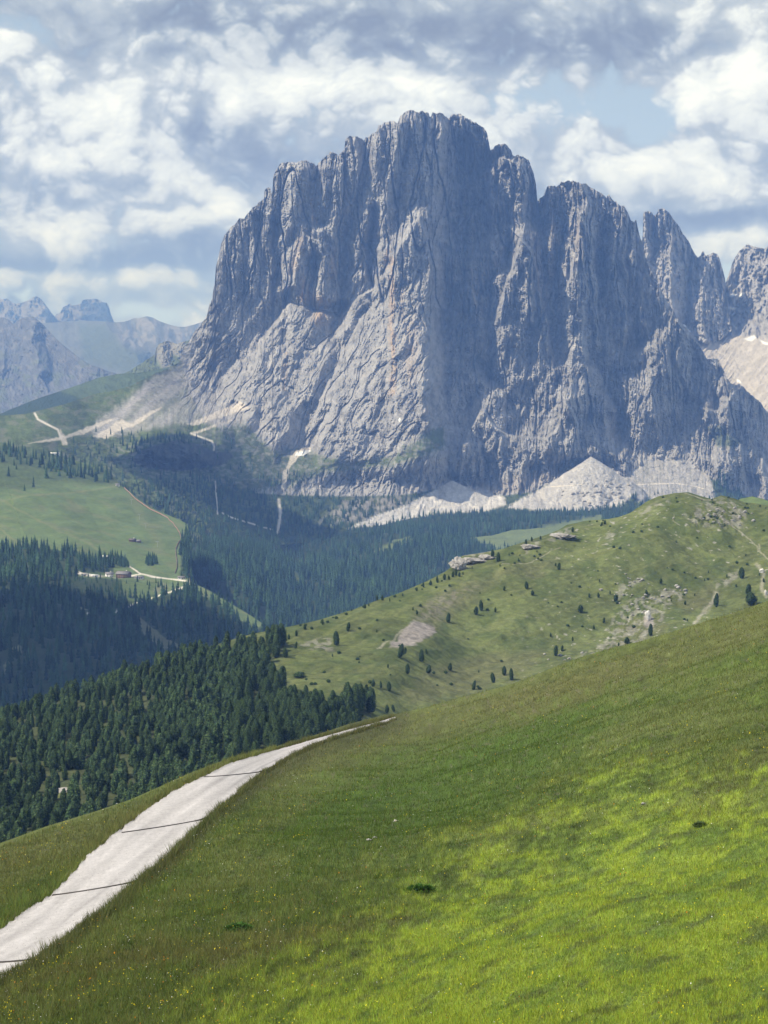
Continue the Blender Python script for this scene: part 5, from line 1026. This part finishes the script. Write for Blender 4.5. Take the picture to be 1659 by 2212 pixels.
def house(nm, s, x, y, W_, Dp, Hw, Hr, rot, wall, roof, lab, nwin=3, chim=True, floors=1, base=None):
    P = at(s, x, y) + [0, 0, -.4]
    r = bpy.data.objects.new(nm, None); scene.collection.objects.link(r); r.location = P; r.rotation_euler = (0, 0, rot); r['label'] = lab; r['category'] = 'building'
    V_, F_ = box(-W_/2, -Dp/2, -2, W_/2, Dp/2, Hw)
    # gable ends close the walls under the ridge (ridge along x)
    V2 = np.array([(-W_/2,-Dp/2,Hw),(-W_/2,Dp/2,Hw),(-W_/2,0,Hw+Hr),(-W_/2,0,Hw+Hr),(W_/2,-Dp/2,Hw),(W_/2,Dp/2,Hw),(W_/2,0,Hw+Hr),(W_/2,0,Hw+Hr)], float)
    V_, F_ = join([(V_, F_), (V2, np.array([(0,2,3,1),(4,5,7,6)]))]); link('wall', new_mesh('wall', V_, F_, None, False, wall), r)
    o_ = .8; t_ = .25; sl = Hr / (Dp / 2); parts = []
    for sg in (-1, 1):
        ye = sg * (Dp / 2 + o_); ze = Hw - o_ * sl
        q_ = np.array([(-W_/2-o_, ye, ze+.05),(W_/2+o_, ye, ze+.05),(W_/2+o_, 0, Hw+Hr+.05),(-W_/2-o_, 0, Hw+Hr+.05)], float); q2_ = q_ + [0, 0, t_]
        parts.append((np.concatenate([q_, q2_]), np.array([(0,1,2,3),(7,6,5,4),(0,4,5,1),(1,5,6,2),(2,6,7,3),(3,7,4,0)])))
    V_, F_ = join(parts); rf = link('roof', new_mesh('roof', V_, F_, None, False, roof), r)
    if chim: V_, F_ = box(W_*.18, Dp*.08, Hw+Hr*.4, W_*.18+.9, Dp*.08+.9, Hw+Hr+1.3); link('chimney', new_mesh('chimney', V_, F_, None, False, MAT_WALLW), rf)
    dv, df = box(-.55, -.06, 0, .55, .0, 2.1); dm = new_mesh('door', dv, df, None, False, MAT_WOOD); link('door', dm, r, loc=(W_*.1, -Dp/2 - .02, .4))
    wv, wf = box(-.6, -.05, 0, .6, .0, 1.3); wm_ = new_mesh('window', wv, wf, None, False, MAT_GLASS)
    for fl in range(floors):
        for i in range(nwin):
            xx = -W_/2 + W_ * (i + .5) / nwin
            if fl == 0 and abs(xx - W_*.1) < 1.3: continue
            link('window', wm_, r, loc=(xx, -Dp/2 - .02, 1.3 + fl * 2.8))
    return r
house('farmhouse', SKI, 236, 1246, 9.5, 9, 5.2, 2.2, .25, MAT_WALLW, MAT_ROOF, 'white farmhouse with grey roof, left of the big brown mountain inn', 3, True, 2)
house('mountain_inn', SKI, 267, 1248, 17, 12, 6.0, 3.2, -.35, MAT_WOOD, MAT_ROOF, 'big brown timber mountain inn with a broad grey roof at the farm', 5, True, 2)
house('terrace_pavilion', SKI, 301, 1250, 11, 7, 2.8, 1.3, -.1, MAT_WALLW, MAT_ROOF, 'low pale building with a terrace right of the brown inn', 3, False)
house('hay_hut', SKI, 228, 1204, 7, 5, 2.6, 1.4, .1, MAT_WOOD, MAT_WALLW, 'small hut with a bright white roof at the forest edge', 1, False)
house('hay_hut', SKI, 244, 1207, 5.5, 4.5, 2.5, 1.4, -.1, MAT_WOOD, MAT_ROOFB, 'small brown hut between the bright-roofed hut and the spruce clump', 1, False)
house('alpine_hut', SKI, 286, 1171, 8.5, 6, 3, 2, -.3, MAT_WOOD, MAT_ROOFB, 'brown hut in the middle of the ski meadow, larger of the two', 2, True)
house('alpine_hut', SKI, 299, 1172, 6.5, 4.5, 2.6, 1.5, .2, MAT_WOOD, MAT_ROOF, 'small grey-roofed hut in mid ski meadow, right of the larger brown hut', 1, False)
house('lift_station', SKI, 393, 1252, 10, 5, 3, 1.0, -.1, MAT_WALLW, MAT_ROOF, 'low white lift station by the forest edge at the bend of the farm road', 3, False)
house('lift_station', SKI, 254, 1051, 7, 5, 3, 1.2, .1, MAT_WALLW, MAT_ROOF, 'tiny white hut at the upper end of the ski meadow, by the fence', 1, False)
house('mountain_refuge', M1, 119, 982, 17, 7, 3.2, 1.2, .05, MAT_WALLW, MAT_WALLW, 'long low white building on the pass behind the ski hill', 4, False)
house('shed', SKI, 181, 1248, 6, 4, 2.4, 1, .2, MAT_WALLW, MAT_ROOF, 'small white shed at the left end of the farm yard', 1, False)
house('shed', SKI, 205, 1251, 8, 4, 2.4, .8, .1, MAT_WALLW, MAT_WALLW, 'low white shed in the middle of the farm yard', 2, False)
# drag-lift pylons
mv, mf = join([cylinder(.22, .16, 8.0, 8), box(-2.2, -.15, 7.8, 2.2, .15, 8.15), box(-2.3, -.3, 7.45, -1.7, .3, 7.8), box(1.7, -.3, 7.45, 2.3, .3, 7.8)])
mast_v, mast_f = cylinder(.22, .16, 8.0, 8); arm_v, arm_f = join([box(-2.2, -.15, 7.8, 2.2, .15, 8.15)]); wh_v, wh_f = box(-.3, -.35, 7.35, .3, .35, 7.78)
mm, am, wmh = new_mesh('mast', mast_v, mast_f, None, True, MAT_METAL), new_mesh('crossarm', arm_v, arm_f, None, False, MAT_METAL), new_mesh('sheave', wh_v, wh_f, None, False, MAT_METAL)
for x, y, lab in [(284,1093,'uppermost drag-lift pylon on the ski meadow'), (301,1119,'second drag-lift pylon from the top on the ski meadow'), (315,1141,'third drag-lift pylon from the top on the ski meadow'), (340,1181,'lowest drag-lift pylon on the ski meadow, right of the two huts')]:
    P = at(SKI, x, y); r = bpy.data.objects.new('lift_pylon', None); scene.collection.objects.link(r); r.location = P; r.scale = (1, 1, 1); r['label'] = lab; r['category'] = 'lift pylon'; r['group'] = 'drag-lift pylons on the ski meadow'
    link('mast', mm, r); a_ = link('crossarm', am, r); link('sheave', wmh, a_, loc=(-2, 0, 0)); link('sheave', wmh, a_, loc=(2, 0, 0))
# snow fence along the forest edge
fp = [(268,1054),(281,1067),(292,1082),(306,1090),(324,1101),(346,1110),(362,1118),(374,1130),(383,1145),(390,1160),(391,1168),(384,1176),(379,1186),(380,1200),(382,1215),(382,1230),(378,1240)]
fx, fy = along(np.array([p[0] for p in fp], float), np.array([p[1] for p in fp], float), np.linspace(0, 1, 120)); FPn = at(SKI, fx, fy); o0 = FPn.mean(0)
MAT_NET = plain_mat('red_netting', (.36, .21, .16), .8)
va, fa = tube_box(FPn - o0, .3, 1.7, 0); fr = link('safety_fence', new_mesh('safety_fence', va, fa, None, False, MAT_NET), loc=o0, label='long reddish net fence curving down the edge of the ski meadow', category='fence')
pv_, pf_ = cylinder(.09, .09, 2.3, 6); pm = new_mesh('post', pv_, pf_, None, True, MAT_WOOD)
for i in range(0, 120, 3): link('post', pm, fr, loc=FPn[i] - o0)
# wooden posts on the spur summit and beside the road
def post(s, x, y, h, lab, board=False):
    P = at(s, x, y); r = bpy.data.objects.new('trail_post', None); scene.collection.objects.link(r); r.location = P; r['label'] = lab; r['category'] = 'post'
    v_, f_ = cylinder(h * .05, h * .045, h, 8, -.2); link('pole', new_mesh('pole', v_, f_, None, True, MAT_WOOD), r)
    if board: v_, f_ = box(-h*.16, -h*.03 - h*.06, h*.55, h*.16, -h*.05, h*.98); link('board', new_mesh('board', v_, f_, None, False, MAT_WOOD), r)
post(SPUR, 1516, 1085, 2.3, 'wooden trail post with a board on the grassy summit of the spur', True); post(SPUR, 1499, 1083, 1.8, 'thin wooden post left of the board post on the spur summit')

# ================================================================== meadow
def grass(n, ysel, hmin, hmax, wmin, wmax, colmul=1.0, nearroad=False, span=(-60, 1700)):
    X = rng.uniform(span[0], span[1], n); top = CREST_A(X) - 1; Y = top + rng.random(n) ** ysel * (2300 - top)
    if nearroad:
        side = rng.random(n) < .5; t = rng.random(n) ** .8
        x1_, y1_ = along(lx, ly, t); x2_, y2_ = along(rx, ry, t); X = np.where(side, x1_, x2_); Y = np.where(side, y1_, y2_)
        off = np.abs(rng.normal(0, 1, n)) * (Y - 1500) * .022 + .2; sgn = np.where(side, -1, 1); X = X + sgn * off * .8; Y = Y + sgn * off * .6
    rm = road_mask(X, Y, 1.0) < .5; ok = rm & (X > -1500); X, Y = X[ok], Y[ok]; n = len(X)
    P = at(NEAR, X, Y); C, n2, n3, lm = veg_near(X, Y); D_ = P[:, 1]
    sc_ = .55 + .45 * D_ / 120
    h = rng.uniform(hmin, hmax, n) * (1 + .6 * n3 + .4 * n2).clip(.4, 2.4) * (1 - .35 * lm); w_ = rng.uniform(wmin, wmax, n) * sc_
    a = rng.uniform(0, 6.28, n); lean = rng.uniform(.15, .75, n) * h; la = rng.uniform(0, 6.28, n)
    dx, dy_ = np.cos(a) * w_ / 2, np.sin(a) * w_ / 2
    V_ = np.stack([np.stack([P[:, 0] - dx, P[:, 1] - dy_, P[:, 2] - .03], -1), np.stack([P[:, 0] + dx, P[:, 1] + dy_, P[:, 2] - .03], -1), np.stack([P[:, 0] + np.cos(la) * lean, P[:, 1] + np.sin(la) * lean, P[:, 2] + h], -1)], 1)
    br = rng.uniform(.55, 1.6, n) * colmul; C = C * br[:, None]; C[:, 0] *= rng.uniform(.85, 1.25, n); straw = rng.random(n) < .05; C[straw] = np.array((.24, .21, .10)) * rng.uniform(.7, 1.2, (straw.sum(), 1))
    return V_.reshape(-1, 3), np.repeat(np.clip(C, .005, .8), 3, 0)
gv, gc = [], []
for args in [(620000, .85, .10, .26, .02, .045), (90000, 1.0, .3, .55, .012, .03, 1.15), (130000, .85, .12, .3, .03, .08, 1.0, False, (-1000, -60)), (200000, .85, .12, .3, .03, .08, 1.0, False, (1700, 3600))]:
    a_, b_ = grass(*args); gv.append(a_); gc.append(b_)
a_, b_ = grass(42000, 1, .2, .6, .02, .05, 1.1, True); gv.append(a_); gc.append(b_)
gv = np.concatenate(gv); gc = np.concatenate(gc)
link('grass', new_mesh('grass', gv, np.arange(len(gv)).reshape(-1, 3), gc, False, MAT_GRASS), kind='stuff', label='meadow grass covering the near slope')
def flowers(nm, n, col, size, drift, lab, lime=False):
    X = rng.uniform(-20, 1680, n * 6); top = CREST_A(X); Y = top + rng.random(n * 6) ** .9 * (2260 - top)
    a = X * .93 - Y * .36; c_ = Y * .93 + X * .36
    f_ = fbm(a / 90, c_ / 30, 3, drift) + .5 * fbm(X / 12, Y / 8, 2, drift + 3)
    lm = veg_near(X, Y)[3]; keep = (rng.random(n * 6) < sstep(.0, .7, f_) * (.25 + .75 * (lm if lime else 1 - lm)) + .012) & (road_mask(X, Y, 2) < .3); X, Y = X[keep][:n], Y[keep][:n]; n = len(X)
    P = at(NEAR, X, Y); P[:, 2] += rng.uniform(.18, .36, n); s_ = rng.uniform(.7, 1.3, n) * size * .72 * (.6 + .4 * P[:, 1] / 150)
    tl = rng.normal(0, .5, (n, 2)); ring = []
    for k_ in range(4):
        an = k_ * 1.5708 + rng.uniform(0, 1.5, n) * 0; ring.append(np.stack([P[:, 0] + s_ * np.cos(an), P[:, 1] + s_ * np.sin(an), P[:, 2] + s_ * (np.cos(an) * tl[:, 0] + np.sin(an) * tl[:, 1] - .35 * 1)], -1))
    V_ = np.stack(ring, 1).reshape(-1, 3); C = np.repeat(np.array(col) * rng.uniform(.75, 1.2, (n, 1)), 4, 0)
    link(nm, new_mesh(nm, V_, np.arange(len(V_)).reshape(-1, 4), C, False, MAT_PETAL), kind='stuff', label=lab)
flowers('yellow_flowers', 2200, (.62, .50, .03), .045, 601, 'yellow meadow flowers sprinkled through the darker grass')
flowers('yellow_flowers', 2200, (.66, .60, .03), .040, 611, 'yellow flowers in the bright lime grass', True)
flowers('orange_flowers', 1000, (.55, .22, .02), .042, 621, 'orange and rusty flowers in drifts across the near slope')
flowers('white_flowers', 1100, (.70, .68, .58), .035, 631, 'small white flowers sprinkled over the near slope')
# loose stones on and beside the road
n = 5200; t = rng.random(n) ** .85; x1_, y1_ = along(lx, ly, t); x2_, y2_ = along(rx, ry, t); w_ = rng.beta(.5, .5, n) * 1.12 - .06
P = at(NEAR, x1_ * (1 - w_) + x2_ * w_, y1_ * (1 - w_) + y2_ * w_); P[:, 2] += np.where((w_ > 0) & (w_ < 1), .15, .03)
tet = np.array([(1, 0, -.3), (-.6, .9, -.3), (-.5, -.9, -.3), (0, 0, .8)]); a_ = rng.uniform(0, 6.28, n); sz = rng.uniform(.02, .075, n)[:, None]
vx_ = (tet[None, :, 0] * np.cos(a_)[:, None] - tet[None, :, 1] * np.sin(a_)[:, None]) * sz + P[:, 0][:, None]; vy_ = (tet[None, :, 0] * np.sin(a_)[:, None] + tet[None, :, 1] * np.cos(a_)[:, None]) * sz + P[:, 1][:, None]; vz_ = tet[None, :, 2] * sz + P[:, 2][:, None]
F_ = (np.array([(0, 1, 3), (1, 2, 3), (2, 0, 3), (0, 2, 1)])[None] + (np.arange(n) * 4)[:, None, None]).reshape(-1, 3)
link('gravel', new_mesh('gravel', np.stack([vx_, vy_, vz_], -1).reshape(-1, 3), F_, np.repeat(np.array((.42, .39, .36)) * rng.uniform(.5, 1.3, (n, 1)), 4, 0), False, MAT_GRAVEL), kind='stuff', label='loose stones on the gravel road and its verges')
# broad-leaved plants
def leafy(x, y, w_, h, lab, seed, col=(.065, .135, .028)):
    r = np.random.default_rng(seed); P = at(NEAR, x, y); k_ = P[1] / FPX; W_ = w_ * k_ / 2; H_ = h * k_; n = 420
    rr = np.sqrt(r.random(n)); a = r.uniform(0, 6.28, n); cx_ = rr * np.cos(a) * W_; cy_ = rr * np.sin(a) * W_ * .8; cz = H_ * (1 - rr ** 2) * r.uniform(.4, 1.0, n) + .05
    s_ = r.uniform(.10, .20, n); az = a + r.normal(0, .6, n); el = r.uniform(-.2, .9, n)
    d1 = np.stack([np.cos(az) * np.cos(el), np.sin(az) * np.cos(el), np.sin(el)], -1); d2 = np.stack([-np.sin(az), np.cos(az), 0 * az], -1); c_ = np.stack([cx_, cy_, cz], -1)
    V_ = np.stack([c_ - d1 * s_[:, None] * .6, c_ + d2 * s_[:, None] * .5, c_ + d1 * s_[:, None], c_ - d2 * s_[:, None] * .5], 1).reshape(-1, 3)
    C = np.repeat(np.array(col) * r.uniform(.6, 1.7, (n, 1)), 4, 0)
    root = bpy.data.objects.new('leafy_plant', None); scene.collection.objects.link(root); root.location = P; root['label'] = lab; root['category'] = 'plant'
    link('foliage', new_mesh('foliage', V_, np.arange(n * 4).reshape(-1, 4), C, False, MAT_GRASS), root)
    st = [tube_box(np.array([(0, 0, -.05), (cx_[i] * .5, cy_[i] * .5, cz[i] * .5), (cx_[i], cy_[i], cz[i])]), .02, .02) for i in range(0, n, 14)]
    v_, f_ = join(st); link('stem', new_mesh('stem', v_, f_, None, False, MAT_TIMBER), root)
leafy(908, 1922, 74, 17, 'large dark green broad-leaved plant on the border of the bright lime grass', 1)
leafy(517, 2009, 70, 15, 'dark green broad-leaved plant in the grass right of the lower road', 2)
leafy(1512, 1776, 26, 9, 'small greyish bush in the bright grass on the right', 3, (.11, .15, .06))

# ================================================================== clouds added overhead, out of view, shaped to shade the forests below
MAT_SHADE_CLOUD = plain_mat('shade_cloud_white', (.86, .87, .89), 1.0)
def shade_cloud(s, outline, zc, seed, lab):
    """outline drawn from the ground it is meant to shade: each corner is carried up the sun's rays to the cloud's base"""
    P = at(s, np.array([p[0] for p in outline], float), np.array([p[1] for p in outline], float)); Q = P + SUN_DIR * ((zc - P[:, 2]) / SUN_DIR[2])[:, None]
    c0 = Q.mean(0); ang = np.arctan2(Q[:, 1] - c0[1], Q[:, 0] - c0[0]); rad = np.hypot(Q[:, 1] - c0[1], Q[:, 0] - c0[0]); od = np.argsort(ang)
    na, nr = 120, 26; A = np.linspace(-np.pi, np.pi, na, endpoint=False); Ra = np.interp(A, ang[od], rad[od], period=2 * np.pi) * (1 + .10 * fbm(np.cos(A) * 3 + seed, np.sin(A) * 3, 4, seed))
    Ra = (Ra + np.roll(Ra, 1) + np.roll(Ra, -1)) / 3; t = np.linspace(0, 1, nr)[1:]
    x = Ra[None] * t[:, None] * np.cos(A); y = Ra[None] * t[:, None] * np.sin(A); size = rad.mean()
    lump = 1 - np.abs(perlin(x / size * 2.3 + seed, y / size * 2.3, seed)) - .5 * np.abs(perlin(x / size * 5, y / size * 5 + seed, seed + 1))
    dome = np.sqrt(np.clip(1 - t[:, None] ** 2, 0, 1)); zt = dome * size * .45 * (.5 + .8 * lump); zb = -dome * size * .06 * (1 + lump)
    top = np.stack([x, y, zt], -1).reshape(-1, 3); bot = np.stack([x, y, zb], -1).reshape(-1, 3)
    V_ = np.concatenate([[[0, 0, size * .5]], top, [[0, 0, -size * .08]], bot]); m_ = len(top) + 1; F_ = []
    for k_ in range(na):
        k2 = (k_ + 1) % na; F_ += [(0, 1 + k_, 1 + k2, 1 + k2), (m_, m_ + 1 + k2, m_ + 1 + k_, m_ + 1 + k_)]
    T_, Q_ = [], []
    for j in range(nr - 2):
        for k_ in range(na):
            k2 = (k_ + 1) % na; a_, b_, c_, d_ = 1 + j * na + k_, 1 + j * na + k2, 1 + (j + 1) * na + k2, 1 + (j + 1) * na + k_
            T_ += [(a_, d_, c_), (a_, c_, b_)]; T_ += [(a_ + m_, c_ + m_, d_ + m_), (a_ + m_, b_ + m_, c_ + m_)]
    T_ += [f[:3] for f in F_]
    T_ = np.array(T_); link('shade_cloud', new_mesh('shade_cloud', V_, T_, None, True, MAT_SHADE_CLOUD), loc=c0, kind='stuff', label=lab)
shade_cloud(M1, [(255,985),(300,960),(350,948),(430,950),(490,978),(530,1020),(560,1060),(520,1100),(440,1100),(370,1070),(310,1035),(260,1010)], 1500, 5, 'white cumulus added out of view over the pass, shaped to shade the benches below')
shade_cloud(SKI, [(-160,1300),(60,1262),(170,1275),(262,1300),(330,1400),(360,1480),(200,1600),(0,1700),(-200,1700)], 1600, 9, 'white cumulus added out of view to darken the farm forest')

# ------------------------------------------------------------------ mountain air
x0, x1, y0, y1, z0, z1 = -9000, 9000, -3000, 27000, -895, 760
v = np.array([(x0,y0,z0),(x1,y0,z0),(x1,y1,z0),(x0,y1,z0),(x0,y0,z1),(x1,y0,z1),(x1,y1,z1),(x0,y1,z1)], float)
f = np.array([(0,3,2,1),(4,5,6,7),(0,1,5,4),(1,2,6,5),(2,3,7,6),(3,0,4,7)])
hm = bpy.data.materials.new('haze'); hm.use_nodes = True; hn = hm.node_tree.nodes; hn.clear()
pv = hn.new('ShaderNodeVolumePrincipled'); pv.inputs['Color'].default_value = (.23, .43, 1.0, 1); pv.inputs['Density'].default_value = 6.0e-5
pv.inputs['Absorption Color'].default_value = (1, 1, 1, 1); pv.inputs['Anisotropy'].default_value = 0.0
ho = hn.new('ShaderNodeOutputMaterial'); hm.node_tree.links.new(pv.outputs[0], ho.inputs['Volume'])
link('haze', new_mesh('haze', v, f, None, False, hm), kind='stuff')
